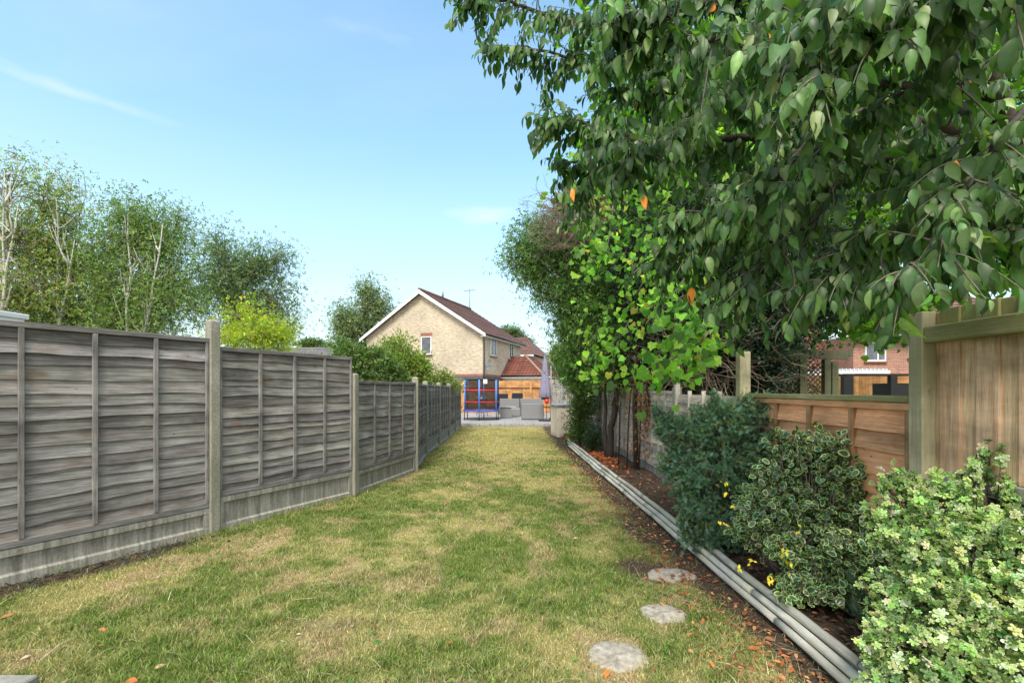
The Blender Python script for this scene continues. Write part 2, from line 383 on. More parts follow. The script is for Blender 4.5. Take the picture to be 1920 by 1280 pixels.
# the wide ground, one sheet to the horizon
g = MB(); g.add([(-900, -60, -.1), (900, -60, -.1), (900, 1500, -.1), (-900, 1500, -.1)], [(0, 1, 2, 3)])
tag(g.build('ground', m_plain('rough_ground', (.16, .17, .07), (.11, .10, .05), .95, 1.5, .3)), kind='structure')
grid(lambda y: fenceX(y)-.05, lambda y: edgeX(y)+.03, .2, 18.75, 110, 420, lawn_z, lambda x, y: lawn_col(x, y)[0], 'lawn', MT['lawn'])
def bed_z(x, y): return .075+.05*(fbm(x, y, .35, 7, 4)-.5)*2*.6-.05*sstep(9, 14, y)
def bed_col(x, y):
    f = fbm(x, y, .2, 55, 4)[..., None]; a = np.array([.085, .06, .042]); b = np.array([.17, .12, .085]); return a*(1-f)+b*f
grid(lambda y: edgeX(y)+.035, 2.46, .6, 19.0, 24, 480, bed_z, bed_col, 'bed_soil', MT['soil'])

# grass
def blades(n, y0, y1, power, h0, h1, w, name):
    u = rng.random(n); y = y0*(y1/y0)**(u**power)
    xl = np.maximum(fenceX(y)+.03, -1.16*y); xr = np.minimum(edgeX(y)-.02, 1.16*y); x = xl+(xr-xl)*rng.random(n)
    c, g, s = lawn_col(x, y); dl = x-fenceX(y)
    keep = rng.random(n) > s*.93
    for (sx, sy, rx, ry) in STONES: keep &= ((x-sx)/rx)**2+((y-sy)/ry)**2 > .86+.5*(rng.random(n)-.5)
    x, y, c, g, s, dl = x[keep], y[keep], c[keep], g[keep], s[keep], dl[keep]; m = len(x)
    h = (h0+(h1-h0)*rng.random(m))*(.6+.7*g)*(1+.9*(dl < .10))*(.15+1.7*fbm(x, y, .09, 71, 2)); ww = w*(.6+.8*rng.random(m))*np.maximum(1, y/4.5)
    z = lawn_z(x, y); a = rng.random(m)*2*np.pi; lean = (.35+.9*rng.random(m))*h; la = rng.random(m)*2*np.pi
    dx = np.cos(a)*ww; dy = np.sin(a)*ww
    P0 = np.stack([x-dx, y-dy, z-.004], 1); P1 = np.stack([x+dx, y+dy, z-.004], 1)
    Q = np.stack([x+np.cos(la)*lean*.35, y+np.sin(la)*lean*.35, z+h*.6], 1); q = np.stack([dx, dy, 0*dx], 1)*.75
    T = np.stack([x+np.cos(la)*lean, y+np.sin(la)*lean, z+h], 1)
    V = np.stack([P0, P1, Q+q, Q-q, T], 1).reshape(-1, 3); b = (np.arange(m)*5)[:, None]
    Fa = np.concatenate([b+[0, 1, 2], b+[0, 2, 3], b+[3, 2, 4]], 0)
    dry = rng.random(m) < (.58-.36*g); cc = c*np.exp(rng.normal(0, .38, (m, 1)))
    green = jit((.14, .22, .045), m, .35); straw = jit((.50, .45, .25), m, .3)
    pick = (rng.random(m) < .35*g)[:, None]; cc = np.where(pick, green, cc)
    cc = np.where(dry[:, None], cc*.4+straw*.6, cc)*1.08
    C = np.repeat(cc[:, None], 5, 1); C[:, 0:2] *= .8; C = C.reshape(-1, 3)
    o = raw_mesh(name, V, Fa, C, MT['grass'], smooth=True); return tag(o, 'short patchy lawn grass, green blades mixed with dry straw', 'grass', kind='stuff')
STONES = []
stone_px = [(1158, 1219, 54, 29, 'round worn concrete stepping stone nearest the camera, pale with an orange leaf at its edge'),
            (1243, 1142, 44, 17, 'small rounded stepping stone in the lawn, middle one of the three'),
            (1259, 1072, 42, 13, 'round stepping stone on bare soil beside the log edging, with a pink petal on it')]
MT['stone'] = m_plain('worn_stone', (.50, .46, .38), (.22, .19, .15), .95, 24, .9, big=9)
for px, py, rx, ry, lab in stone_px:
    c = gnd(px, py); Rx = rx/F*c[1]; Ry = ((H*F/(py-ry-HY))-(H*F/(py+ry-HY)))/2; STONES.append((c[0], c[1], Rx*.93, Ry*.93))
    n = 40; mb = MB(); vs = []; ph = random.random()*6
    for r, z in ((1.02, -.05), (1.0, -.004), (.93, .004), (.6, .008), (.3, .006)):
        for k in range(n):
            t = 2*math.pi*k/n; w = 1+.06*math.sin(2*t+ph)+.045*math.sin(5*t+ph*2)+.025*math.sin(11*t+ph)
            vs.append((Rx*r*w*math.cos(t), Ry*r*w*math.sin(t), z+random.uniform(-.002, .002)))
    vs.append((0, 0, .007)); fs = [(i*n+k, i*n+(k+1) % n, (i+1)*n+(k+1) % n, (i+1)*n+k) for i in range(4) for k in range(n)]
    fs += [(4*n+k, 4*n+(k+1) % n, 5*n) for k in range(n)]; mb.add(vs, fs, (1, 1, 1), True)
    o = mb.build('stepping_stone', MT['stone'], loc=(c[0], c[1], lawn_z(c[0], c[1])+.012)); tag(o, lab, 'stepping stone', 'stepping stones in the lawn')
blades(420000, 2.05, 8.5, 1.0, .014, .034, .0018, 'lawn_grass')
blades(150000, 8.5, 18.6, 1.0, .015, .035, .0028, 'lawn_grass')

n = 9000; y = 2.1*(9/2.1)**rng.random(n); xl = np.maximum(fenceX(y)+.05, -1.16*y); x = xl+(edgeX(y)-.05-xl)*rng.random(n); c_, g_, s_ = lawn_col(x, y); kp = rng.random(n) > g_*.7
for (sx, sy, rx, ry) in STONES: kp &= ((x-sx)/rx)**2+((y-sy)/ry)**2 > 1.1
x, y = x[kp], y[kp]; n = len(x)
a = rng.random(n)*2*np.pi; Dd = np.c_[np.cos(a), np.sin(a), rng.normal(.05, .2, n)]
o = scatter('dry_straw', (np.array([(0, -.012, 0), (0, .012, 0), (.5, -.01, .10), (.5, .01, .10), (1, 0, 0)], float), np.array([(0, 2, 3), (0, 3, 1), (2, 4, 3)]), np.ones((5, 3))), np.c_[x, y, lawn_z(x, y)+.012+.012*rng.random(n)], Dd, np.tile([0., 0, 1], (n, 1)), .075*np.exp(rng.normal(0, .4, n)), palette([(.58, .52, .32), (.42, .34, .18), (.3, .2, .11)], [3, 2, 1], n), MT['grass']); tag(o, 'pale dead grass stalks lying loose over the lawn', 'straw', kind='stuff')
# small broad leaved weeds in the turf
n = 1500; cx_ = rng.uniform(-3, 1.4, 60); cy_ = 2.2*(9/2.2)**rng.random(60); k_ = rng.integers(0, 60, n); x = cx_[k_]+rng.normal(0, .07, n); y = cy_[k_]+rng.normal(0, .07, n); ok = (x > fenceX(y)+.05) & (x < edgeX(y)-.08)
for (sx, sy, rx, ry) in STONES: ok &= ((x-sx)/rx)**2+((y-sy)/ry)**2 > 1.2
x, y = x[ok], y[ok]; n = len(x); a = rng.random(n)*2*np.pi
o = scatter('lawn_weeds', t_oval(.7, .1, .2), np.c_[x, y, lawn_z(x, y)+.012+.01*rng.random(n)], np.c_[np.cos(a), np.sin(a), .25+0*a], rng.normal(0, .25, (n, 3))+[0, 0, 1], .022*np.exp(rng.normal(0, .3, n)), palette([(.10, .21, .04), (.15, .26, .06)], [1, 1], n), MT['grass']); tag(o, 'patches of small round leaved weeds in the lawn', 'weeds', kind='stuff')
# corner of a slab bottom left
sl = MB(); sl.box(-3.3, -2.42, 1.7, 2.33, -.1, .045, bev=.008)
tag(sl.build('paving_slab', MT['conc']), 'corner of a buff concrete slab at the near left edge of the lawn', 'paving slab')

# patio
def m_paving():
    m, nt, b, _ = newmat('grey_paving')
    br = N(nt, 'TexBrick'); nt.links.new(coords(nt, 'UV', (1, 1, 1)), br.inputs['Vector']); br.inputs['Scale'].default_value = 1
    br.inputs['Brick Width'].default_value = .6; br.inputs['Row Height'].default_value = .45; br.inputs['Mortar Size'].default_value = .008
    br.inputs['Color1'].default_value = (.36, .35, .34, 1); br.inputs['Color2'].default_value = (.29, .285, .28, 1); br.inputs['Mortar'].default_value = (.13, .12, .11, 1)
    c = mixc(nt, br.outputs['Color'], ramp(nt, noise(nt, coords(nt, 'UV', (1, 1, 1)), 3, 5), [(.3, G3(.8)), (.7, G3(1.15))]), 1.0, 'MULTIPLY')
    nt.links.new(c, b.inputs['Base Color']); b.inputs['Roughness'].default_value = .8; return m
pt = MB(); pt.box(-3.2, 3.0, 18.86, 27.2, -.09, .10)
x = -3.2
while x < 2.9:
    w = random.uniform(.42, .5); pt.box(x, x+w-.008, 18.80, 18.858, -.09, .106, G3(random.uniform(.85, 1.1)), bev=.006); x += w
tag(pt.build('patio', m_paving()), kind='structure')

# ------------------------------------------------------------------ fences
def board_rows(L, z0, z1, nb, warp=.012, bow=.02, proud=.024, tint=.2, lean=0, gaps=()):
    mb = MB(); n = 26; ph = (z1-z0)/nb; off = [np.cumsum(rng.normal(0, 1, 4)) for _ in range(nb+1)]
    zs = z0
    edges = []
    for j in range(nb+1):
        z = z1-j*ph*(1)+(random.uniform(-.014, .014) if 0 < j < nb else 0)
        xs = np.linspace(0, L, n+1); s1 = random.uniform(0, 60)
        w = warp*((fbm(xs+s1, xs*0+j*3.1, .5, j % 7, 3)-.5)*3.0)
        fade = sstep(.25, 1, j/nb); w = w+bow*fade*(xs/L-.5)*random.uniform(.1, 1)
        if random.random() < .3:   # a waney step
            k = random.uniform(.15, .85)*L; w = w+.012*sstep(k-.03, k+.03, xs)
        if j in (0, nb): w = w*0
        edges.append(z+w)
    xs = np.linspace(0, L, n+1)
    for j in range(nb):
        top = edges[j]+ .012; bot = edges[j+1]; pr = proud*random.uniform(.7, 1.25)
        bulge = pr+.008*(fbm(xs+j*7.7, xs*0+j, .45, 3, 2)-.5)
        c = math.exp(random.gauss(0, tint)); cc = (c*random.uniform(.97, 1.04), c, c*random.uniform(.94, 1.03))
        vs = []
        for i in range(n+1):
            vs += [(xs[i], -.001, top[i]), (xs[i], -bulge[i]*.6, (top[i]*.45+bot[i]*.55)), (xs[i], -bulge[i], bot[i]+.002), (xs[i], -bulge[i]+.009, bot[i]-.001), (xs[i], .004, bot[i]+.01)]
        fs = [(i*5+k, i*5+5+k, i*5+6+k, i*5+1+k)[::-1] for i in range(n) for k in range(4)]
        mb.add(vs, fs, cc, False)
    return mb
def lap_panel(parent, x0, L, z0, z1, nb, mh, mv, mr=None, nbat=3, top=True, stick=0, frame_c=(1, 1, 1), name='panel', bw=.036, **kw):
    tp = kw.pop('ptint', 1.0); pb = board_rows(L-.03, z0+.03, z1-(.03 if top else 0), nb, **kw)
    pb.c = [tuple(k*tp for k in c) for c in pb.c]; o = pb.build('fence_panel', mh, parent, loc=(x0+.015, 0, 0))
    mr = mr or mh
    t = lambda: G3(random.uniform(.85, 1.12))
    if top:
        m = MB(); m.box(x0-.0, x0+L, -.043, .006, z1-.045, z1, t(), bev=.003); m.build('top_rail', mr, parent)
    m = MB(); m.box(x0, x0+L, -.038, .006, z0, z0+.05, t(), bev=.003); m.build('bottom_rail', mh, parent)
    for k in range(nbat+2):
        xc = x0+bw/2+(L-bw)*k/(nbat+1); e = z1+stick if 0 < k < nbat+1 or stick else z1-.047
        m = MB(); bx = bw*(1 if 0 < k < nbat+1 else .75)
        m.box(xc-bx/2, xc+bx/2, -.042, .004, z0+.052, (z1-.047) if top else e, t(), bev=.003)
        m.build('batten', mv, parent)
    return o
def conc_post(parent, x, h, w=.1, name='concrete_post', z0=-.12):
    m = MB(); m.box(x-w/2, x+w/2, -.062, .05, z0, h-.012, bev=.008); 
    m.add([(x-w/2+.008, -.054, h-.012), (x+w/2-.008, -.054, h-.012), (x+w/2-.008, .042, h-.012), (x-w/2+.008, .042, h-.012), (x-w/2+.02, -.03, h+.004), (x+w/2-.02, -.03, h+.004), (x+w/2-.02, .02, h+.004), (x-w/2+.02, .02, h+.004)],
          [(0, 1, 5, 4), (1, 2, 6, 5), (2, 3, 7, 6), (3, 0, 4, 7), (4, 5, 6, 7)])
    return m.build(name, MT['concp'], parent)
def m_gravel():
    m, nt, b, _ = newmat('gravel_board_concrete')
    st = noise(nt, coords(nt, 'Object', (14, 1, 1.2)), 1.5, 5, .7); f = noise(nt, coords(nt, 'Object', (1, 1, 1)), 45, 4)
    c = ramp(nt, st, [(.32, (.13, .125, .105)), (.55, (.30, .295, .255)), (.72, (.40, .39, .34))])
    c = mixc(nt, c, ramp(nt, f, [(.3, G3(.8)), (.7, G3(1.1))]), 1.0, 'MULTIPLY'); c = mixc(nt, c, vcol(nt), 1.0, 'MULTIPLY')
    nt.links.new(c, b.inputs['Base Color']); b.inputs['Roughness'].default_value = .9; bump(nt, b, f, .4); return m
MT['gravel'] = m_gravel()
def m_concp():
    m, nt, b, _ = newmat('post_concrete')
    f = noise(nt, coords(nt, 'Object', (1, 1, 1)), 60, 5, .75); f2 = noise(nt, coords(nt, 'Object', (2, 2, .7)), 3, 4)
    c = ramp(nt, f, [(.3, (.17, .165, .135)), (.55, (.31, .30, .26)), (.75, (.40, .395, .36))])
    c = mixc(nt, c, ramp(nt, f2, [(.35, (.72, .74, .66)), (.65, (1.08, 1.06, 1.02))]), 1.0, 'MULTIPLY')
    nt.links.new(c, b.inputs['Base Color']); b.inputs['Roughness'].default_value = .9; bump(nt, b, f, .5); return m
MT['concp'] = m_concp()
def gravel(parent, x0, L, z0, z1, recess=True):
    m = MB(); e = .05
    m.box(x0, x0+L, -.004, .03, z0, z1)
    if recess:
        b = .028
        for (a, bb, c, d, k) in ((x0, x0+L, z1-.055, z1, 1.0), (x0, x0+L, z0, z0+.14, 1.12)):
            m.add([(a, -.004, c-.012 if c > z0 else c), (bb, -.004, c-.012 if c > z0 else c), (bb, -.034, c), (a, -.034, c), (bb, -.034, d), (a, -.034, d), (bb, -.004, d+(.016 if c == z0 else 0)), (a, -.004, d+(.016 if c == z0 else 0))],
                  [(0, 1, 2, 3), (3, 2, 4, 5), (5, 4, 6, 7)], (k, k, k*.97))
        m.box(x0, x0+e, -.031, -.012, z0+.141, z1-.056); m.box(x0+L-e, x0+L, -.031, -.012, z0+.141, z1-.056)
    return m.build('gravel_board', MT['gravel'], parent)
def seg_empty(p, q, parent, name):
    """child frame along p->q"""
    o = bpy.data.objects.new(name, None); return o
def fence_bay(parent_loc, p, q):
    d = np.array(q)-np.array(p); return math.atan2(d[1], d[0]), float(np.hypot(*d))
# Left boundary: one fence, its bays angled; every part mesh is placed through a matrix so the parts stay direct children
def place(objs, p, rz):
    for o in objs: o.matrix_basis = Matrix.Translation((p[0], p[1], 0)) @ Matrix.Rotation(rz, 4, 'Z') @ o.matrix_basis
def children_since(root, seen):
    new = [c for c in bpy.data.objects if c.parent == root and c.name not in seen]; return new
LF = empty('boundary_fence', (0, 0, 0), 0, 'long weathered grey lap panel fence with concrete posts along the left of the lawn', 'fence')
allp = [(-5.2, 1.52)]+FL
spec = [(.26, 2.04, 16), (.26, 2.04, 16), (.35, 1.96, 15), (.33, 1.63, 12)]+[(.31, 1.61, 12)]*5
ptop = [2.24, 2.24, 2.24, 1.73, 1.73]+[1.69]*6
for i in range(len(allp)-1):
    p, q = allp[i], allp[i+1]; rz, L = fence_bay(None, p, q); z0, z1, nb = spec[i]
    seen = {c.name for c in bpy.data.objects if c.parent == LF}
    lap_panel(LF, .05, L-.1, z0, z1, nb, MT['grey_h'], MT['grey_v'], None, 3, warp=.016 if i != 3 else .03, bow=.05 if i < 3 else .02, ptint=(1, 1.0, .93, 1.1, .95, 1.08, .9, 1.05, 1)[i])
    gravel(LF, .05, L-.1, -.1, z0-.012)
    if i > 0: conc_post(LF, 0, ptop[i])
    if i == len(allp)-2: conc_post(LF, L, ptop[i+1])
    place(children_since(LF, seen), p, rz)
# neighbour's side post stub behind the first post
# Right boundary (parts built along -Y from far to near, X = 2.37)
XR = 2.40
def right_bay(root, yf, yn, fn):
    seen = {c.name for c in bpy.data.objects if c.parent == root}
    fn(root, yf-yn); place(children_since(root, seen), (XR, yf), R(-90))
RF = empty('lap_fence', (0, 0, 0), 0, 'low pinkish grey lap fence behind the flower bed, half hidden by climbers', 'fence')
ys = [19.9, 18.0, 16.1, 14.2, 12.3, 10.4, 8.5, 6.6]
for a, b in zip(ys[:-1], ys[1:]):
    def fn(r, L):
        lap_panel(r, .05, L-.1, .22, 1.48, 11, MT['pink_h'], MT['pink_v'], None, 4); gravel(r, .05, L-.1, -.05, .21, False)
        conc_post(r, L, 1.54, .09, 'concrete_post')
    right_bay(RF, a, b, fn)
def fn(r, L):
    lap_panel(r, .05, L-.1, .22, 1.42, 10, MT['pink_h'], MT['pink_v'], None, 3, top=False, stick=.06); gravel(r, .05, L-.1, -.05, .21, False)
right_bay(RF, 6.6, 4.72, fn)
# timber posts
def timber_post(root, y, h, w=.10, mat='post_v'):
    m = MB(); m.box(XR-.09, XR-.09+w, y-w/2, y+w/2, -.1, h, bev=.004); return m.build('timber_post', MT[mat], root)
m = MB(); m.box(XR-.06, XR+.01, 6.52, 6.59, -.1, 1.87, bev=.003); tag(m.build('timber_post', MT['pink_v']), 'thin tall weathered post rising above the low grey fence under the vine', 'post')
m = MB(); m.box(XR-.085, XR+.025, 4.62, 4.71, -.1, 1.885, bev=.005); tag(m.build('timber_post', MT['post_v']), 'thick square greenish timber post at the left end of the orange fence panel', 'post')
OF = empty('orange_fence', (0, 0, 0), 0, 'bright orange brown lap fence panel with a mossy top rail behind the holly', 'fence panel')
def fn(r, L):
    lap_panel(r, 0, L, .18, 1.42, 8, MT['orange_h'], MT['orange_v'], None, 3, warp=.012, bow=.01, tint=.06, bw=.042)
    m = MB(); m.box(-.01, L+.005, -.06, .02, 1.423, 1.462, bev=.004); m.build('capping_rail', MT['green_h'], r)
    m = MB(); m.box(0, L, -.02, .02, -.05, .178); m.build('gravel_board', MT['orange_h'], r)
right_bay(OF, 4.56, 2.70, fn)
TF = empty('close_board_fence', (0, 0, 0), 0, 'tall pale close board fence with a green mossy rail at the right edge', 'fence')
y0 = 2.54
m = MB(); m.box(XR-.11, XR-.03, y0+.0, y0+.09, -.1, 1.935, bev=.004); m.build('post', MT['post_v'], TF)
m = MB(); m.box(XR-.03, XR+.03, y0-.02, y0+.07, -.1, 1.93, bev=.004); m.build('post', MT['close_v'], TF)
yy = y0-.025; k = 0
while yy > 1.0:
    w = .098; c = math.exp(random.gauss(0, .10)); cc = (c*1.0, c*random.uniform(.94, 1.03), c*random.uniform(.88, 1.06))
    m = MB(); pr = .006 if k % 2 else .018
    m.box(XR-.02-pr, XR+.002, yy-w-.014, yy, 1.05, 1.85, cc, bev=.003)
    m.build('board', MT['close_v'], TF)
    m = MB(); m.box(XR-.021-pr, XR+.001, yy-w-.014, yy, 1.852, 1.945+random.uniform(-.004, .004), cc, bev=.003); m.build('board_top', MT['closetop_v'], TF)
    yy -= w; k += 1
m = MB(); m.box(XR-.105, XR-.04, 1.0, y0-.0, 1.76, 1.85, bev=.006); m.build('rail', MT['green_h'], TF, uvrot=lambda q, n: (q[1], q[2] if abs(n[0]) > .5 else q[0]))
m = MB(); m.box(XR-.06, XR+.02, 1.0, y0-.03, .97, 1.048, bev=.006); m.build('gravel_board', MT['conc'], TF)
seen = {c.name for c in bpy.data.objects if c.parent == TF}
pb = board_rows(1.5, .1, .965, 7, tint=.08); pb.build('lower_panel', MT['orange_h'], TF); place(children_since(TF, seen), (XR, y0-.03), R(-90))

# log edging
LE = empty('log_edging', (0, 0, 0), 0, 'long grey half log edging, three stacked rails between lawn and flower bed', 'edging')
secs = np.arange(1.08, 12.7, 1.225)
def logseg(y0, y1, off, z, r, c):
    m = MB(); n = 9; pts = []
    for i in range(n):
        y = y0+.006+(y1-y0-.012)*i/(n-1); pts.append((edgeX(y)+off+.004*math.sin(y*3+off*40), y, z+.003*math.sin(y*5)))
    rad = [r*random.uniform(.96, 1.04) for _ in pts]; rad[0] *= .9; rad[-1] *= .9
    m.tube(pts, rad, 18, c)
    m.v = [(x+random.uniform(-.0012, .0012), yy_, z+random.uniform(-.0012, .0012)) for x, yy_, z in m.v]
    return m.build('log', MT['log'], LE, uvrot=lambda q, nn: (q[1]*.8+off*9, (q[2]*1.2+q[0])*2.6))
for i, y in enumerate(secs):
    y1 = min(y+1.225, 12.7)
    for j, (off, z, r, sh) in enumerate(((.040, .108, .026, 0), (-.006, .066, .025, .3), (-.034, .020, .025, .62))):
        a = y-sh; b = y1-sh
        logseg(a, b, off, z, r, G3(math.exp(random.gauss(0, .12))))
m = MB(); 
for i in range(int((12.6-1.1)/.3)):
    y = 1.1+i*.3; m.add([(edgeX(y)+.03, y, -.05), (edgeX(y+.3)+.03, y+.3, -.05), (edgeX(y+.3)+.03, y+.3, .1), (edgeX(y)+.03, y, .1)], [(0, 1, 2, 3)])
m.build('backing_board', MT['grey_h'], LE)
# far corner of the bed: small brick stack beside the storage box
BX = gnd(1056, 822)
# ------------------------------------------------------------------ things at the far end
PZ = .10
mblue = m_plain('blue_foam', (.03, .12, .62), (.025, .10, .5), .5, 8, 0); mlblue = m_plain('light_blue_foam', (.10, .28, .72), (.08, .22, .62), .5, 8, 0)
mred = m_plain('red_plastic', (.62, .04, .04), (.5, .03, .03), .45, 8, 0); mblack = m_plain('black_metal', (.03, .03, .035), (.02, .02, .02), .4, 9, 0)
mgrey = m_plain('grey_metal', (.25, .27, .30), (.2, .22, .24), .4, 9, 0); myel = m_plain('yellow_plastic', (.65, .5, .05), (.55, .4, .04), .5, 9, 0)
def m_net():
    m, nt, b, out = newmat('net'); b.inputs['Base Color'].default_value = (.015, .015, .018, 1); b.inputs['Roughness'].default_value = .9
    t = N(nt, 'BsdfTransparent'); mx = N(nt, 'MixShader'); mx.inputs[0].default_value = .42
    nt.links.new(t.outputs[0], mx.inputs[1]); nt.links.new(b.outputs[0], mx.inputs[2]); nt.links.new(mx.outputs[0], out.inputs[0]); return m
cT = ((903-960)/F*21.2, 21.2)
T = empty('trampoline', (cT[0], cT[1], PZ), .26, 'small round trampoline with blue padded poles, red bands and black safety net', 'trampoline')
r = .83
def ring(r, z0, z1, th, a0=0, a1=2*math.pi, n=40):
    m = MB(); vs = []; full = a1-a0 > 6.28
    for k in range(n+1):
        t = a0+(a1-a0)*k/n
        for rr, zz in ((r-th, z0), (r, z0), (r, z1), (r-th, z1)): vs.append((rr*math.cos(t), rr*math.sin(t), zz))
    m.add(vs, [(k*4+j, k*4+(j+1) % 4, k*4+4+(j+1) % 4, k*4+4+j) for k in range(n) for j in range(4)], (1, 1, 1), False); return m
ring(r+.03, .40, .47, .2).build('pad_skirt', mblue, T)
ring(r-.19, .43, .445, r-.2).build('jump_mat', mblack, T)
for k, mm in enumerate((mred, myel, mlblue)*2):
    ring(r+.0, .472, .482, .17, k*math.pi/3, (k+1)*math.pi/3, 10).build('pad_top', mm, T)
for k in range(6):
    t = k*math.pi/3+.2; cx, cy = r*math.cos(t), r*math.sin(t)
    MB().tube([(cx, cy, .44), (cx, cy, 1.86)], .038, 12).build('padded_pole', mlblue, T)
    MB().tube([(cx*1.02, cy*1.02, 0.0), (cx*1.02, cy*1.02, .41)], .02, 8).build('leg', mblack, T)
    MB().tube([(cx, cy, 1.86), (cx, cy, 1.93)], [.045, .03], 10).build('pole_cap', mblack, T)
ring(r, 1.84, 1.88, .02).build('top_band', mblack, T)
ring(r-.0, 1.35, 1.41, .012).build('red_band', mred, T); ring(r-.0, .82, .87, .012).build('red_band', mred, T)
ring(r-.02, .48, 1.85, .004).build('safety_net', m_net(), T)
ring(r+.02, .03, .06, .03).build('base_ring', mblack, T)
m = MB(); m.box(-.09, .09, -r-.03, -r-.015, 1.66, 1.86); m.build('label_tag', MT['white'], T)
# closed cantilever parasol
pc = gnd(1022, 789, PZ); U = empty('parasol', (pc[0]+.0, pc[1], PZ), 0, 'closed lilac grey cantilever parasol standing on the patio', 'parasol')
mfab = m_plain('parasol_fabric', (.27, .26, .36), (.21, .20, .30), .8, 12, .2)
prof = [(.02, 2.93), (.06, 2.8), (.10, 2.55), (.13, 2.1), (.16, 1.7), (.20, 1.3), (.23, 1.06), (.21, 1.04)]
m = MB(); vs = []; n = 32
for rr, z in prof:
    for k in range(n):
        t = 2*math.pi*k/n; q = rr*(1+.22*math.cos(8*t)*min(1, (2.95-z))); vs.append((q*math.cos(t), q*math.sin(t)*.85, z))
m.add(vs, [(i*n+k, i*n+(k+1) % n, (i+1)*n+(k+1) % n, (i+1)*n+k) for i in range(len(prof)-1) for k in range(n)], (1, 1, 1), True)
m.build('canopy', mfab, U)
MB().lathe([(.0, 1.10), (.19, 1.08), (.17, .96), (.0, .94)], n=16).build('canopy_ends', mblack, U)
MB().tube([(0, 0, 2.9), (0, 0, 2.98)], .03, 10).build('finial', mgrey, U)
m = MB(); m.tube([(.27, .1, .04), (.27, .1, 2.5)], .035, 10); m.build('mast', mgrey, U)
m = MB(); m.tube([(.0, .02, 2.93), (.4, .1, 2.45), (.72, .12, 1.7)], .022, 8); m.build('boom_arm', mgrey, U)
m = MB(); m.box(-.28, .36, -.2, .3, .0, .05, bev=.01); m.box(.2, .34, .03, .17, .05, .14); m.build('base', mblack, U)
# red ball on a thin stand
q = at(1025, 752, 20.0); B = empty('patio_heater', (q[0], q[1], PZ), 0, 'thin dark stand topped by a small round red shade beside the parasol', 'garden lamp')
MB().tube([(0, 0, 0), (0, 0, q[2]-PZ)], .012, 8).build('pole', mblack, B)
MB().lathe([(.0, -.11), (.06, -.095), (.10, -.05), (.11, 0), (.10, .05), (.05, .1), (0, .11)], n=18).build('shade', mred, B, loc=(0, 0, q[2]-PZ))
MB().lathe([(.15, 0), (.15, .02), (.03, .03), (0, .03)], n=18).build('foot', mblack, B)
B.name = 'ball_lamp'
# rattan furniture
def m_rattan():
    m, nt, b, _ = newmat('grey_rattan')
    w = N(nt, 'TexWave', wave_type='BANDS', bands_direction='Y'); w.inputs['Scale'].default_value = 12; w.inputs['Distortion'].default_value = .6
    nt.links.new(coords(nt, 'UV', (1, 1, 1)), w.inputs['Vector'])
    c = ramp(nt, w.outputs['Fac'], [(.2, (.13, .13, .135)), (.8, (.27, .27, .275))]); nt.links.new(c, b.inputs['Base Color'])
    b.inputs['Roughness'].default_value = .6; bump(nt, b, w.outputs['Fac'], .5); return m
rat = m_rattan(); cush = m_plain('grey_cushion', (.36, .36, .37), (.3, .3, .31), .9, 30, .2)
def sofa(px0, px1, py1, h, dep, lab, arms=True, back=True, cat='garden sofa', turn=math.pi):
    a = gnd(px0, py1, PZ); b = gnd(px1, py1, PZ); w = b[0]-a[0]
    o = empty('rattan_sofa', ((a[0]+b[0])/2, a[1], PZ), 0, lab, cat)
    m = MB(); m.box(-w/2, w/2, 0, .13, .03, h, bev=.02); m.build('backrest', rat, o)
    m = MB(); m.box(-w/2+.1, w/2-.1, .13, dep, .05, .30, bev=.01); m.build('seat_base', rat, o)
    for s in (-1, 1):
        m = MB(); x = s*(w/2-.05); m.box(x-.05, x+.05, .131, dep, .03, h*.86, bev=.015); m.build('armrest', rat, o)
    m = MB(); m.box(-w/2+.12, w/2-.12, .14, dep-.02, .302, .42, bev=.03); m.build('seat_cushion', cush, o)
    return o
sofa(977.5, 1020, 787, .74, .8, 'grey rattan armchair seen from behind, nearest the parasol')
s2 = sofa(937, 974, 779.5, .92, .75, 'long grey rattan sofa seen from behind in the middle of the patio')
s3 = sofa(975, 1019, 779, .92, .75, 'grey rattan sofa farther back, behind the rattan armchair')
for px, py, h, w, lab, pxt in ((943.5, 765, 1.27, .55, 'dark rattan dining chair near the trampoline, in front of the orange patio fence', 0), (970, 764, 1.31, .62, 'dark high backed rattan chair, right one in front of the orange patio fence', 0)):
    g_ = gnd(px, 766, PZ); o = empty('dining_chair', (g_[0]*25.7/g_[1], 25.7, PZ), 0, lab, 'chair')
    m = MB(); m.box(-w/2, w/2, 0, .09, .45, h-.1, bev=.04); m.build('backrest', mblack, o)
    m = MB(); m.box(-w/2, w/2, .0, .55, .38, .46, bev=.02); m.build('seat', mblack, o)
    for sx in (-1, 1):
        for sy in (.03, .5): MB().tube([(sx*(w/2-.04), sy, 0), (sx*(w/2-.04), sy, .4)], .02, 6).build('leg', mblack, o)
a = gnd(948, 784, PZ); o = empty('coffee_table', (a[0], a[1], PZ), 0, 'low rattan coffee table with a pale glass top beside the trampoline', 'table')
m = MB(); m.box(-.5, .5, 0, .7, .54, .57, bev=.004); m.build('table_top', m_plain('pale_top', (.5, .52, .52), None, .15, 5, 0), o)
m = MB(); m.box(-.26, .26, .05, .62, .01, .538, bev=.01); m.build('base', rat, o)
a = gnd(967, 781, PZ); o = empty('rattan_stool', (a[0], a[1], PZ), 0, 'small square rattan stool between the coffee table and the armchair', 'stool')
m = MB(); m.box(-.23, .23, 0, .45, .02, .38, bev=.015); m.build('body', rat, o); m = MB(); m.box(-.22, .22, .01, .44, .382, .42, bev=.015); m.build('seat_cushion', cush, o)
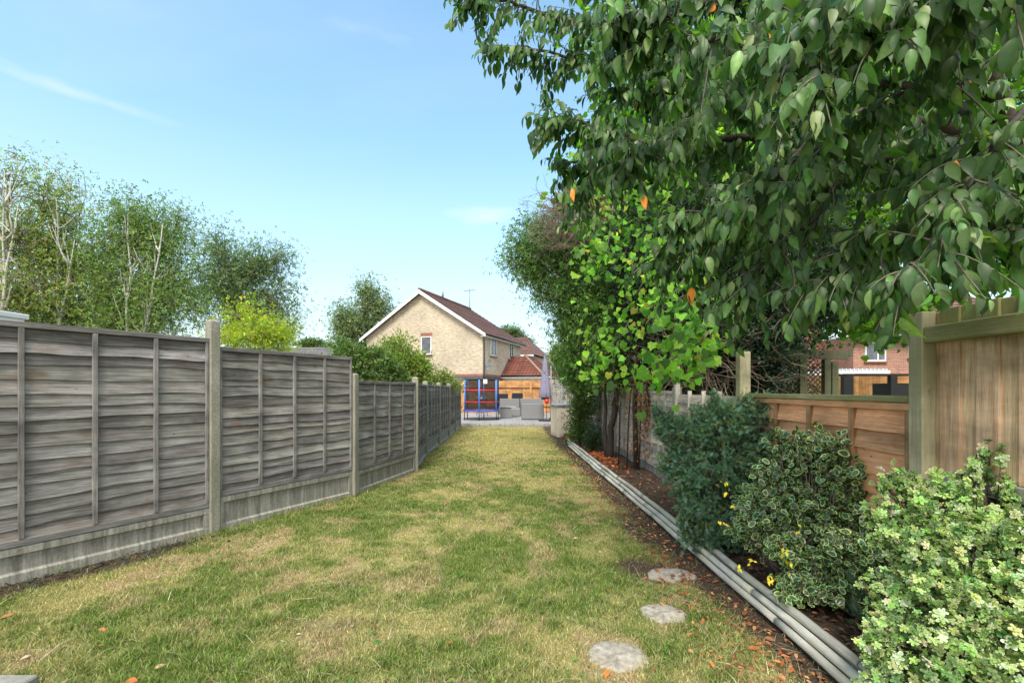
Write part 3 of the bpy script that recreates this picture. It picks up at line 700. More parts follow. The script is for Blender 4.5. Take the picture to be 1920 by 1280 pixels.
# kettle barbecue behind the net
a = gnd(903, 780, PZ); o = empty('barbecue', (a[0], a[1]+.2, PZ), 0, 'round dark barbecue with silvery lid standing behind the trampoline', 'barbecue')
MB().lathe([(0, .72), (.2, .74), (.3, .82), (.32, .9)], n=20).build('bowl', mblack, o); MB().lathe([(.33, .9), (.3, 1.0), (.18, 1.09), (0, 1.12)], n=20).build('lid', m_plain('silver_lid', (.55, .56, .58), None, .3, 9, 0, metal=.3), o)
for k in range(3):
    t = k*2.09+.5; MB().tube([(.18*math.cos(t), .18*math.sin(t), .75), (.34*math.cos(t), .34*math.sin(t), 0)], .014, 6).build('leg', mblack, o)
# patio back fence and side fence
PF = empty('patio_fence', (0, 0, 0), 0, 'orange brown close board fence across the back of the patio', 'fence')
x = -3.3; k = 0
while x < 2.35:
    c = math.exp(random.gauss(0, .1)); m = MB(); m.box(x, x+.118, 27.3+(.0 if k % 2 else .012), 27.32, .1, 2.03, (c, c*.98, c*.95)); m.build('board', MT['patio_fence'], PF); x += .12; k += 1
for z in (.5, 1.62): m = MB(); m.box(-3.3, 2.35, 27.22, 27.285, z, z+.08); m.build('rail', MT['patio_fence'], PF)
for x in (-2.9, -.9, 1.12): m = MB(); m.box(x-.06, x+.06, 27.16, 27.215, .1, 2.0); m.build('post', MT['patio_fence'], PF)
SF = empty('paling_fence', (0, 0, 0), 0, 'tall grey bleached paling fence along the right side of the patio', 'fence')
y = 20.0
while y < 27.1:
    c = random.uniform(.8, 1.35); m = MB(); h = 2.0+random.uniform(-.14, .10); m.box(2.36, 2.38, y, y+.10, .1, h, G3(c), bev=.004); m.build('paling', MT['pink_v'], SF); y += random.uniform(.12, .16)
for z in (.5, 1.6): m = MB(); m.box(2.385, 2.43, 20, 27.1, z, z+.07); m.build('rail', MT['grey_h'], SF)
# storage box
a = gnd(1045, 819); SB = empty('storage_box', (a[0], a[1], -.02), R(8), 'beige plastic garden storage box at the right edge of the lawn', 'storage box')
mbe = m_plain('beige_plastic', (.72, .64, .53), (.67, .59, .49), .5, 6, 0); mbd = m_plain('grey_lid_plastic', (.30, .31, .33), (.26, .27, .28), .5, 6, 0)
m = MB(); m.box(0, .74, 0, .95, .0, 1.0, bev=.015); m.build('body', mbe, SB)
for k in range(5): m = MB(); m.box(.06+k*.13, .145+k*.13, -.014, -.001, .08, .93, bev=.005); m.build('door_rib', mbe, SB)
for k in range(5): m = MB(); m.box(-.012, -.001, .08+k*.17, .20+k*.17, .08, .93, bev=.005); m.build('side_rib', mbe, SB)
m = MB(); P = [(-.05, -.05, 1.0), (.8, -.05, 1.0), (.8, 1.0, 1.0), (-.05, 1.0, 1.0), (-.05, -.05, 1.03), (.8, -.05, 1.07), (.8, 1.0, 1.07), (-.05, 1.0, 1.03)]
m.add(P, [(0, 3, 2, 1), (4, 5, 6, 7), (0, 1, 5, 4), (1, 2, 6, 5), (2, 3, 7, 6), (3, 0, 4, 7)]); m.build('lid', mbd, SB)
# little stack of bricks at end of edging
BS = empty('brick_stack', (BX[0]-.02, BX[1]-.5, 0), .3, 'small stack of old bricks and stones at the far end of the log edging', 'brick stack')
for i, (x, y, z, rz) in enumerate(((0, 0, .0, .1), (.25, .03, 0, -.2), (.02, .0, .068, -.1), (.22, .05, .068, .3), (.1, .02, .136, .05))):
    m = MB(); m.box(-.108, .108, -.05, .05, 0, .065, G3(random.uniform(.6, 1.3)), bev=.006); b_ = m.build('brick', MT['soldier'], BS); b_.location = (x, y, z); b_.rotation_euler = (0, 0, rz)

# ------------------------------------------------------------------ buildings
def prism(mb, poly, y0, y1, c=(1, 1, 1)):
    n = len(poly); vs = [(x, y0, z) for x, z in poly]+[(x, y1, z) for x, z in poly]
    mb.add(vs, [tuple(range(n)), tuple(range(n, 2*n))[::-1]]+[(i, n+i, n+(i+1) % n, (i+1) % n) for i in range(n)], c)
def slope(mb, A, B_, Cc, D, courses, th=.045, c=(1, 1, 1)):
    """stepped tile courses: A-B eave edge, D-C ridge edge"""
    A, B_, Cc, D = map(Vector, (A, B_, Cc, D)); nn = (B_-A).cross(D-A).normalized()
    for i in range(courses):
        a, b = i/courses, (i+1.25)/courses if i < courses-1 else 1
        p0 = A.lerp(D, a)+nn*th; p1 = B_.lerp(Cc, a)+nn*th; p2 = B_.lerp(Cc, b); p3 = A.lerp(D, b)
        cc = G3(random.uniform(.88, 1.1)); mb.add([p0, p1, p2, p3], [(0, 1, 2, 3)], cc); mb.add([p0-nn*th, p1-nn*th, p1, p0], [(0, 1, 2, 3)], cc)
def roofuv(q, n):
    return (q[1], q[2]*1.5+.0) if abs(n[0]) > abs(n[1]) else (q[0], q[2]*1.5)
def window(parent, M, w, h, bars=(0,), name='window', glass='glass', sill=True):
    """M places local frame: x along wall, -y outward"""
    f = .06; mb = MB()
    for a in ((0, w, 0, f), (0, w, h-f, h), (0, f, f, h-f), (w-f, w, f, h-f)): mb.box(a[0], a[1], -.05, .02, a[2], a[3], M=M)
    for bx in bars:
        if bx: mb.box(w*bx-.03, w*bx+.03, -.045, .02, f, h-f, M=M)
    o = mb.build(name, MT['white'], parent)
    g = MB(); g.box(f, w-f, -.015, .0, f, h-f, M=M); g.build('pane', MT[glass], o)
    if sill: s = MB(); s.box(-.05, w+.05, -.11, .02, -.07, -.004, M=M); s.build('sill', MT['soldier'], o)
    return o
HS = empty('brick_house', (-1.76, 27.3, 0), R(-20), 'two storey buff brick house with brown tiled gable roof and white barge boards', 'house')
W, D, ze, zr = 8.4, 7.0, 4.95, 7.66
m = MB()
def wallpanel(mb, pts): mb.add(pts, [tuple(range(len(pts)))])
wallpanel(m, [(-W, 0, 2.42), (0, 0, 2.42), (0, 0, ze), (-W/2, 0, zr-.05), (-W, 0, ze)]); wallpanel(m, [(0, 0, 2.42), (0, D, 2.42), (0, D, ze), (0, 0, ze)])
wallpanel(m, [(-W, D, 0), (-W, 0, 0), (-W, 0, ze), (-W, D, ze)]); wallpanel(m, [(0, D, 0), (-W, D, 0), (-W, D, ze), (-W/2, D, zr-.05), (0, D, ze)])
m.build('wall', MT['buff'], HS)
m = MB(); m.box(-W-.02, .02, -.02, .08, 2.30, 2.44); m.box(-.06, .02, .085, D, 2.30, 2.44); m.build('brick_course', MT['soldier'], HS)
m = MB(); m.box(-W, 0, .0, .1, 0, 2.298); m.box(-.1, 0, .105, D, 0, 2.298); m.build('ground_floor_wall', MT['render'], HS)
ov = .32; k = (zr-ze)/(W/2)
m = MB(); zlo = ze-k*ov+.08; zt = zr+.08
slope(m, (ov, -.30, zlo), (ov, D+.2, zlo), (-W/2, D+.2, zt), (-W/2, -.30, zt), 15); slope(m, (-W-ov, D+.2, zlo), (-W-ov, -.30, zlo), (-W/2, -.30, zt), (-W/2, D+.2, zt), 15)
rf = m.build('roof', MT['tile'], HS, uvrot=roofuv)
m = MB(); m.tube([(-W/2, -.3, zt+.03), (-W/2, D+.2, zt+.03)], .10, 8); m.build('ridge_tiles', MT['tile'], rf)
m = MB(); m.tube([(-W/2+.3, 2.2, zt), (-W/2+.3, 2.2, zt+.35)], .07, 8); m.build('vent_pipe', mgrey, rf)
for s in (0, 1):
    x0, x1 = (ov, -W/2) if s == 0 else (-W-ov, -W/2)
    m = MB(); P = []
    for y in (-.34, -.302):
        P += [(x0, y, zlo-.20), (x0, y, zlo-.0), (x1, y, zt-.0), (x1, y, zt-.24)]
    m.add(P, [(0, 3, 2, 1), (4, 5, 6, 7), (0, 1, 5, 4), (1, 2, 6, 5), (2, 3, 7, 6), (3, 0, 4, 7)]); m.build('barge_board', MT['white'], HS)
m = MB(); m.box(ov-.04, ov-.0, -.3, D+.2, zlo-.17, zlo-.03); m.box(0.0, ov-.045, -.3, D+.2, zlo-.17, zlo-.14); m.build('fascia', MT['white'], HS)
m = MB(); m.tube([(ov+.05, -.3, zlo-.06), (ov+.05, D+.2, zlo-.06)], .055, 8); m.build('gutter', mblack, HS)
m = MB(); m.tube([(.06, .12, 0), (.06, .12, 4.55), (ov, .12, zlo-.1)], .035, 8); m.build('downpipe', mgrey, HS)
window(HS, Matrix.Translation((-4.22, -.005, 3.70)), .74, 1.13)
m = MB(); m.box(-4.27, -3.43, -.012, .03, 4.84, 5.06); m.build('lintel', MT['soldier'], HS)
MS = Matrix.Rotation(R(90), 4, 'Z')
window(HS, Matrix.Translation((.005, 1.15, 3.62)) @ MS, 1.0, 1.08, (.5,)); window(HS, Matrix.Translation((.005, 4.5, 3.62)) @ MS, .9, 1.08, (.5,))
# dish
dd = MB(); n = 20; vs = [(0, 0, -.03)]
for rr in (.12, .22, .3):
    for i in range(n): t = 2*math.pi*i/n; vs.append((rr*math.cos(t), rr*math.sin(t)*1.1, -.03+rr*rr*.9))
fs = [(0, 1+i, 1+(i+1) % n) for i in range(n)]+[(1+j*n+i, 1+j*n+n+i, 1+j*n+n+(i+1) % n, 1+j*n+(i+1) % n) for j in range(2) for i in range(n)]
Md = Matrix.Translation((.38, .15, 3.0)) @ Matrix.Rotation(R(75), 4, 'X') @ Matrix.Rotation(R(-40), 4, 'Y')
dd.add([Md @ Vector(v) for v in vs], fs, (1, 1, 1), True); dd.tube([(0, .25, 2.9), (.2, .2, 2.9), (.38, .17, 2.98)], .02, 6); dd.tube([(.4, .1, 2.85), (.78, -.1, 2.92)], .014, 6)
dd.build('satellite_dish', mgrey, HS)
# aerial
m = MB(); m.tube([(-W/2+.4, 6.2, zt-.2), (-W/2+.4, 6.2, zt+1.35)], .025, 6); m.tube([(-W/2-.1, 6.2, zt+1.25), (-W/2+.9, 6.2, zt+1.25)], .016, 5)
for i in range(8): x = -W/2-.05+i*.12; m.tube([(x, 6.0, zt+1.25), (x, 6.4, zt+1.25)], .008, 4)
m.build('aerial', mgrey, HS)
# lean-to with hipped tiled roof
m = MB(); m.add([(0, 3.25, 0), (2.65, 3.25, 0), (2.65, 3.25, 2.35), (0, 3.25, 2.35)], [(0, 1, 2, 3)]); m.add([(2.65, 3.25, 0), (2.65, 7.2, 0), (2.65, 7.2, 2.35), (2.65, 3.25, 2.35)], [(0, 1, 2, 3)])
m.build('porch_wall', MT['buff'], HS)
m = MB(); slope(m, (-.02, 3.05, 2.42), (2.9, 3.05, 2.42), (1.02, 5.0, 3.83), (-.02, 5.0, 3.83), 11, .05)
slope(m, (2.9, 3.05, 2.42), (2.9, 7.3, 2.42), (1.02, 7.3, 3.83), (1.02, 5.0, 3.83), 11, .05)
pr = m.build('porch_roof', MT['tile_red'], HS, uvrot=roofuv)
m = MB(); m.tube([(2.9, 3.05, 2.46), (1.02, 5.0, 3.87)], .08, 6); m.tube([(1.02, 5, 3.87), (1.02, 7.3, 3.87)], .08, 6); m.build('hip_tiles', m_plain('pale_ridge', (.36, .27, .2), None, .9, 20, .3), pr)
m = MB(); m.add([(.015, 2.95, 2.4), (.015, 3.2, 2.4), (.015, 5.05, 3.9), (.015, 4.8, 3.98)], [(0, 1, 2, 3)]); m.build('lead_flashing', mgrey, pr)
m = MB(); m.box(-.02, 2.9, 2.99, 3.03, 2.24, 2.36); m.build('porch_fascia', MT['white'], HS)
m = MB(); m.tube([(-.02, 2.95, 2.39), (2.9, 2.95, 2.39)], .045, 6); m.build('porch_gutter', mblack, HS)
def simple_house(name, loc, rz, w, d, ze, zr, wall, roof, lab, hip=0., wins=()):
    o = empty(name, (loc[0], loc[1], 0), rz, lab, 'house')
    m = MB(); m.box(0, w, 0, d, 0, ze); m.build('wall', MT[wall], o)
    m = MB(); v = .35; a = (-v, -v, ze); b = (w+v, -v, ze); c = (w+v, d+v, ze); e = (-v, d+v, ze); h = hip
    r0 = (-v+h, d/2, zr); r1 = (w+v-h, d/2, zr)
    slope(m, a, b, r1, r0, 12, .04); slope(m, c, e, r0, r1, 12, .04)
    m.add([a, r0, e], [(0, 1, 2)]); m.add([b, c, r1], [(0, 1, 2)]); m.build('roof', MT[roof], o, uvrot=roofuv)
    m = MB(); m.box(-v, w+v, -v-.03, -v+.0, ze-.16, ze-.01); m.build('fascia', MT['white'], o)
    for (x, z, ww, hh, bars) in wins: window(o, Matrix.Translation((x, -.006, z)), ww, hh, bars)
    return o
p = at(969, 668, 40); simple_house('brick_house', (p[0]-3.2, p[1]), R(-18), 4.6, 6, 4.45, 6.3, 'buff', 'tile', 'second buff brick house just beyond the big gable house, only its roof corner showing', 1.6)
p = at(1000, 700, 52); simple_house('bungalow', (p[0]-2, p[1]), 0, 6.0, 7, 3.0, 5.55, 'redb', 'tile_red', 'distant low house with a dark red tiled roof behind the closed parasol')
p = at(1040, 700, 60); simple_house('distant_house', (p[0]-1.0, p[1]), R(10), 8, 8, 3.6, 7.0, 'redb', 'tile', 'distant house with a brown pointed roof behind the bushes right of the parasol', 3.4)
p = at(560, 666, 36); simple_house('grey_roof_building', (p[0]-6, p[1]), 0, 10.2, 7, 3.2, 5.15, 'buff', 'tile_grey', 'low building with a plain grey roof seen over the left fence beyond the birches')
# red brick houses at right
RH = empty('red_brick_house', (15.9, 22, 0), 0, 'red brick house with white framed upstairs windows seen over the orange fence', 'house')
m = MB(); m.add([(0, 0, 0), (9, 0, 0), (9, 0, 4.1), (0, 0, 4.1)], [(0, 1, 2, 3)]); m.add([(0, 4, 0), (0, 0, 0), (0, 0, 4.1), (0, 4, 4.1)], [(0, 1, 2, 3)]); m.build('wall', MT['redb'], RH)
m = MB(); m.add([(-2.6, 2.2, 0), (0.01, 2.2, 0), (0.01, 2.2, 4.9), (-1.3, 2.2, 5.4), (-2.6, 2.2, 4.2)], [(0, 1, 2, 3, 4)], (.8, .72, .72)); m.build('set_back_wall', MT['redb'], RH)
m = MB(); slope(m, (-.4, -.4, 4.1), (9.3, -.4, 4.1), (9.3, 4, 7), (-.4, 4, 7), 12); slope(m, (-3, 2, 4.9), (0, 2, 4.9), (0, 6, 7.4), (-3, 6, 7.4), 10); m.build('roof', MT['tile'], RH, uvrot=roofuv)
m = MB(); m.box(-.4, 9.3, -.44, -.41, 3.92, 4.08); m.build('fascia', mblack, RH)
q0 = at(1621, 677, 22); window(RH, Matrix.Translation((q0[0]-15.9-.55, -.005, q0[2])), 1.0, .93, (.62,)); window(RH, Matrix.Translation((q0[0]-15.9+1.55, -.005, q0[2]+.15)), .75, .8, (.5,))
RH.location.x = at(1600, 700, 22)[0]; RH.location.x = (1600-960)/F*22
for o in list(RH.children):
    if o.name.startswith('window'): o.location.x += 15.9-RH.location.x+.55
# conservatory corner, top left
a = at(-60, 600, 7.0); CV = empty('conservatory', (a[0], a[1]-2.4, 0), 0, 'white conservatory roof corner with a moulded gutter at the far left above the fence', 'conservatory')
x1 = at(43, 595, 7.0)[0]-a[0]; x2 = at(7, 595, 7)[0]-a[0]; zt_ = at(0, 586, 7)[2]
m = MB(); m.box(-1.5, x1, 0, 2.5, zt_-.10, zt_-.02, bev=.01); m.box(-1.5, x1-.03, .03, 2.45, 0, zt_-.101); m.build('box_gutter', MT['white'], CV)
m = MB(); zz = at(0, 553, 7)[2]; m.box(-1.5, x2-.04, .05, 2, zt_-.018, zz-.05); m.box(-1.5, x2+.04, .0, 2.1, zz-.048, zz+.0, bev=.015); m.box(-1.5, x2-.01, .02, 2.05, zz+.002, zz+.06, bev=.02); m.build('roof_lantern', MT['white'], CV)
# right mid-ground: pergola with lattice, timber fence, carport frame, white fence
PG = empty('pergola', (at(1520, 700, 8)[0], 8.0, 0), 0, 'dark weathered garden pergola with lattice panels beyond the orange fence', 'pergola')
X = lambda px, Y=8.0: (px-960)/F*Y-PG.location.x
Z = lambda py, Y=8.0: H-(py-HY)/F*Y
m = MB(); m.box(X(1446), X(1588), -.03, .03, Z(673), Z(657), bev=.004); m.box(X(1588)+.002, X(1596), -.03, .03, Z(668), Z(657)); m.build('beam', MT['dark_v'], PG)
for a_, b_ in ((1497, 1511), (1543, 1555), (1557, 1569)):
    m = MB(); m.box(X(a_), X(b_), -.05, .05, -.1, Z(674) if a_ < 1556 else Z(678), bev=.004); m.build('post', MT['dark_v'], PG)
def lattice(parent, xa, xb, za, zb, y=0.0, sp=.085):
    m = MB(); 
    for s in (1, -1):
        c = -5.0
        while c < 5:
            # line z = s*x + c ; clip
            pts = []
            for xx in (xa, xb):
                zz_ = s*(xx-xa)+za+c
                if za <= zz_ <= zb: pts.append((xx, zz_))
            for zz_ in (za, zb):
                xx = (zz_-za-c)/s+xa
                if xa <= xx <= xb: pts.append((xx, zz_))
            if len(pts) >= 2 and abs(pts[0][0]-pts[1][0]) > .02:
                p0, p1 = pts[0], pts[1]; m.tube([(p0[0], y+s*.006, p0[1]), (p1[0], y+s*.006, p1[1])], .011, 4)
            c += sp
    return m.build('lattice', MT['dark_v'], parent)
lattice(PG, X(1455), X(1497), Z(745), Z(680)); lattice(PG, X(1511), X(1543), Z(745), Z(680))
WF = empty('timber_fence', (at(1650, 700, 14)[0], 14.5, 0), 0, 'orange brown vertical board fence below the red brick house', 'fence')
for k in range(34):
    x = -1.7+k*.11; c = math.exp(random.gauss(0, .12)); m = MB(); m.box(x, x+.105, 0, .02, 0, at(0, 703, 14.5)[2], (c, c*.97, c*.92)); m.build('board', MT['patio_fence'], WF)
CP = empty('carport', (at(1590, 700, 11)[0], 11, 0), 0, 'black timber frame with a thin flat top in front of the orange board fence', 'shelter')
X = lambda px, Y=11.0: (px-960)/F*Y-CP.location.x
Z = lambda py, Y=11.0: H-(py-HY)/F*Y
m = MB(); m.box(X(1584), X(1745), -.04, .8, Z(703.5), Z(700.5)); m.build('roof_slab', mblack, CP)
for a_, b_ in ((1579, 1598), (1667, 1680)): m = MB(); m.box(X(a_), X(b_), -.05, .06, 0, Z(704), bev=.004); m.build('post', mblack, CP)
m = MB(); m.box(X(1681), X(1745), .1, .75, 0, Z(718), bev=.01); m.build('cabinet', mblack, CP)
WP = empty('white_pergola', (at(1575, 700, 18)[0], 18, 0), 0, 'white slatted pergola roof between the brick house and the orange board fence', 'pergola')
for k in range(12):
    x = k*.16; m = MB(); m.box(x, x+.035, -.1, 2.0, at(0, 694, 18)[2], at(0, 691, 18)[2]); m.build('slat', MT['white'], WP)
m = MB(); m.box(-.1, 1.95, -.05, .0, at(0, 700, 18)[2], at(0, 694.3, 18)[2]); m.box(-.1, 1.95, 1.8, 1.85, at(0, 700, 18)[2], at(0, 694.3, 18)[2]); m.build('beam', MT['white'], WP)
for x in (0, 1.85): m = MB(); m.box(x-.05, x+.05, -.05, .05, 0, at(0, 700.3, 18)[2]); m.build('post', MT['white'], WP)

# ------------------------------------------------------------------ trees
LT = dict(oval=t_oval(), dia=t_diamond(), lobed=t_lobed())
LT['cherry'] = t_oval(.47, .16, .34, ((.10, .5), (.26, .85), (.45, 1), (.65, .85), (.82, .5), (.94, .18))); LT['cherry'][2][[0]+list(range(2, 19, 3))] = 1.35; LT['dia2'] = t_merge([(LT['dia'], (1, .2, 0), (0, 0, 1), (0, 0, 0), 1), (LT['dia'], (-.2, 1, .2), (0, 0, 1), (.1, .1, .1), .9), (LT['dia'], (-.7, -.6, -.2), (.2, 0, 1), (-.1, 0, -.1), .95)])
def curve(p0, p1, bend, n=7, jitter=.03):
    p0, p1 = np.array(p0, float), np.array(p1, float); L = np.linalg.norm(p1-p0); out = []
    jv = rng.normal(0, jitter*L, (n, 3)); jv[0] = 0; jv[-1] = 0
    for i in range(n): t = i/(n-1); out.append(p0*(1-t)+p1*t+np.array(bend)*4*t*(1-t)*L+jv[i]*math.sin(math.pi*t))
    return np.array(out)
def inell(n, shell=.45):
    d = rdir(n); r = (shell+(1-shell)*rng.random(n))**(.6); return d*r[:, None]
def tree(name, label, cat, base, fork, r0, blobs, T, lmat, bmat, pal, pw, size, tips=40, lpt=60, spread=.22, flat=.6, down=.3, group=None, limb_r=.3, twig_r=.007, twigmat=None, trunks=None, lenratio=.5, crown_shell=.35, bend=.06):
    o = empty(name, tuple(base), 0, label, cat, group); b = np.array(base, float); fork = np.array(fork, float)-b
    m = MB(); pts = curve((0, 0, -.15), fork, (random.uniform(-.05, .05), random.uniform(-.05, .05), 0), 8, .02)
    m.tube(pts, [r0*(1.15-.5*i/7) for i in range(8)], 9)
    for (q, rr) in (trunks or []):
        q = np.array(q, float)-b; tq = curve((random.uniform(-.1, .1), 0, -.1), q, (random.uniform(-.06, .06), 0, 0), 9, .006); m.tube(tq, [rr*(1.1-1.0*i/8) for i in range(9)], 8)
        for k in range(9):
            i = random.randint(4, 7); e = tq[i]+np.array([random.uniform(-.7, .7), random.uniform(-.4, .4), random.uniform(.5, 1.3)]); m.tube(curve(tq[i], e, (0, 0, -.08), 5, .02), [rr*.35, rr*.28, rr*.2, rr*.12, rr*.06], 5)
    m.build('trunk', bmat, o)
    lm = MB(); tw = MB(); P = []; Dv = []
    for (c, rad, k) in blobs:
        c = np.array(c, float)-b; rad = np.array(rad, float) if hasattr(rad, '__len__') else np.full(3, rad)
        s = fork if random.random() < .7 else pts[5]
        lp = curve(s, c+np.array([0, 0, rad[2]*.35]), (random.uniform(-bend, bend), random.uniform(-bend, bend), .04), 8, .03)
        lm.tube(lp, [max(r0*limb_r*(1-.8*i/7), twig_r*1.3) for i in range(8)], 6)
        nt_ = max(3, int(tips*k)); tp = c+inell(nt_, crown_shell)*rad
        for t in tp:
            s = lp[random.randint(3, 7)]; L = np.linalg.norm(t-s); q = curve(s, t, (0, 0, .08), 4, .05)
            if twig_r: tw.tube(q, [twig_r*1.6, twig_r*1.3, twig_r, twig_r*.6], 4, cap=False)
            f = rng.random(lpt)**.5; i0 = np.clip((f*3).astype(int), 0, 2); w = (f*3-i0)[:, None]
            base_ = q[i0]*(1-w)+q[i0+1]*w
            near = rng.random(lpt) < .65; base_ = np.where(near[:, None], t, base_)
            g_ = rng.normal(0, 1, (lpt, 3))*spread*np.array([1, 1, flat])*random.uniform(.6, 1.3); P.append(base_+g_); Dv.append(nrm(g_+rng.normal(0, .1, (lpt, 3)))*.6+rdir(lpt)*.6-np.array([0, 0, down]))
    lm.build('limbs', bmat, o)
    if twig_r: tw.build('twigs', twigmat or bmat, o, uv=False)
    P = np.vstack(P); Dv = np.vstack(Dv); n = len(P); nn = nrm(rdir(n)*.8+np.array([0, 0, .7]))
    C = palette(pal, pw, n)
    cl = (.8+.4*fbm(P[:, 0]*1.0+P[:, 2]*.6, P[:, 1]+P[:, 2]*.8, .5, 13, 2))[:, None]   # clumps of older and younger leaves
    scatter('crown', T, P, Dv, nn, size*np.exp(rng.normal(0, .25, n)), C*cl, lmat, o)
    return o
gA, gB, gC, gD = (.19, .265, .09), (.27, .33, .11), (.11, .17, .075), (.24, .24, .06)
def bl(px, py, Y, rx, rz, k=1, ry=None): return (at(px, py, Y), (rx, ry or rx*.8, rz), k)
# birches and neighbours behind the left fence
def birch(px, Y, py_fork, blobs, lab, pal, pw, trunks=(), tips=46, lpt=80, r0=.11, white=True, size=.062):
    x = (px-960)/F*Y
    return tree('birch_tree', lab, 'tree', (x, Y, 0), at(px+random.uniform(-6, 6), py_fork, Y), r0, blobs, LT['dia2'], MT['small'], MT['birch'], pal, pw, size, tips, int(lpt*.55), .34, .9, .5, 'birches and other trees behind the left fence', .45, .012, MT['twig'], [(at(a, b_, Y-random.uniform(.5, .85)), .08) for a, b_ in trunks])
olive = [(.26, .34, .09), (.32, .37, .11), (.18, .26, .07), (.34, .27, .13)]; ow = [3, 3, 2, 1]
deep = [gA, (.12, .18, .06), gC]; dw = [3, 2, 2]
birch(12, 14, 470, [bl(20, 350, 14, .9, 1.1, .35), bl(-30, 440, 14, 1.1, 1.2, .9), bl(40, 460, 14, .9, 1.2, .5), bl(-10, 560, 14, 1.2, 1.0, 1), bl(60, 560, 14, 1., .9, .8), bl(30, 300, 14, .5, .5, .12)],
      'thin crowned silver birch at the far left with white bare stems showing', olive, ow, [(8, 320), (35, 380)], lpt=55)
birch(75, 15, 480, [bl(90, 370, 15, 1., .8, .55), bl(60, 440, 15, 1.0, .9, .8), bl(125, 420, 15, .9, 1.0, .7), bl(100, 500, 15, 1.3, .9, 1.1), bl(60, 570, 15, 1.2, .9, 1), bl(150, 540, 15, 1.2, 1.1, 1), bl(130, 330, 15, .5, .4, .1)],
      'olive green silver birch, second from the left behind the fence', olive, ow, [(105, 370), (60, 400), (140, 450)], lpt=75)
birch(205, 15.5, 560, [bl(170, 500, 15.5, 1.0, .9, .7), bl(190, 590, 15.5, 1.5, .8, 1.2), bl(130, 600, 15.5, 1.2, .7, 1), bl(230, 600, 15.5, 1.2, .8, 1)],
      'low bushy birch filling the gap between the two taller ones', [gA, gB, (.20, .29, .07)], [2, 2, 2], [(160, 540)], lpt=80)
birch(243, 15, 520, [bl(245, 415, 15, .9, .7, .9), bl(215, 460, 15, .9, .9, .8), bl(290, 440, 15, .9, 1.0, .9), bl(330, 440, 15, .6, 1.0, .6), bl(320, 520, 15, 1.1, 1.0, 1.2), bl(250, 540, 15, 1.3, 1., 1.2), bl(330, 590, 15, 1.2, .9, 1.1), bl(240, 615, 15, 1.4, .6, 1)],
      'tall dense silver birch with a forked white trunk in the middle of the group', [gA, (.20, .30, .07), (.14, .23, .075)], [3, 2, 2], [(240, 400), (305, 420), (275, 470)], r0=.14, lpt=85)
birch(440, 18, 560, [bl(405, 460, 18, .7, .8, .5), bl(430, 520, 18, 1.3, 1.2, 1.2), bl(480, 510, 18, 1.0, 1.1, .9), bl(515, 500, 18, .7, .9, .5), bl(525, 570, 18, .7, 1.2, .7), bl(400, 560, 18, 1.1, 1.3, 1.1), bl(470, 590, 18, 1.5, 1.0, 1.3), bl(530, 620, 18, .5, .6, .3)],
      'dark green rounded tree at the right end of the birch group', [gC, (.12, .19, .08), gA], [3, 3, 2], lpt=85, size=.066)
def bush(name, lab, px, py, Y, blobs, T, mat, pal, pw, size, tips=40, lpt=50, spread=.16, twig=.006, cat='shrub', group=None, base=None, **kw):
    x = (px-960)/F*Y; return tree(name, lab, cat, base or (x, Y, 0), at(px, py, Y), .05, blobs, T, mat, MT['bark'], pal, pw, size, tips, lpt, spread, .8, kw.pop('down', .0), group, .5, twig, MT['twig'], **kw)
ylw = [(.50, .52, .07), (.36, .44, .06), (.24, .33, .06)]
bush('golden_shrub', 'golden yellow green shrub directly behind the first concrete post', 480, 640, 10.5, [bl(440, 600, 10.5, .45, .35, .5), bl(430, 640, 10.5, .5, .3, 1), bl(500, 615, 10.5, .55, .35, 1.2), bl(490, 645, 10.5, .7, .3, 1.3), bl(530, 640, 10.5, .25, .3, .6), bl(465, 575, 10.5, .1, .22, .08)], LT['dia2'], MT['vine'], ylw, [3, 3, 2], .042, 30, 30)
bush('leafy_shrub', 'dark green broad leaved shrub over the middle of the left fence', 665, 690, 13, [bl(665, 672, 13, .5, .3, 1), bl(700, 680, 13, .6, .4, 1), bl(650, 660, 13, .25, .2, .4), bl(720, 700, 13, .5, .3, 1)], LT['dia2'], MT['small'], [gA, (.12, .21, .05), (.09, .15, .05)], [2, 2, 2], .07, 34, 50)
bush('bamboo', 'feathery yellow green bamboo like shrub in front of the buff house', 735, 700, 14, [bl(730, 680, 14, .75, .45, 1.4), bl(770, 690, 14, .45, .4, 1), bl(700, 690, 14, .6, .35, 1), bl(750, 655, 14, .3, .25, .25), bl(725, 640, 14, .08, .2, .06), bl(752, 640, 14, .08, .2, .06), bl(783, 700, 14, .3, .3, .6)], t_diamond(.28, .1), MT['vine'], [(.30, .36, .09), (.22, .30, .07), (.16, .24, .05)], [3, 3, 2], .12, 46, 60)
bush('rose_bush', 'straggly rose bush with pale yellow blooms above the far end of the left fence', 815, 715, 15.5, [bl(800, 712, 15.5, .3, .2, .7), bl(832, 708, 15.5, .28, .2, .7), bl(820, 715, 15.5, .5, .15, .8), bl(855, 722, 15.5, .3, .1, .5)], LT['dia2'], MT['small'], [gA, gB, (.5, .42, .12)], [4, 4, 1], .055, 26, 26)
rb = bpy.data.objects['rose_bush']; m = MB()
for px, py in ((840, 700), (846, 705), (838, 709), (812, 722), (866, 722), (869, 720), (800, 706), (845, 722)):
    q = at(px, py, 15.3)-np.array(rb.location); s = .045 if py != 700 else .08
    for k in range(3): m.lathe([(0, -s*.3), (s*.7, 0), (s*(1-.25*k), s*.35), (s*.25, s*.5+.01*k)], 0, 0, 9, (1, 1, 1)); 
    nv = len(m.v); L_ = 3*4*9; m.v[nv-L_:] = [(a+q[0], b+q[1], c+q[2]) for a, b, c in m.v[nv-L_:]]
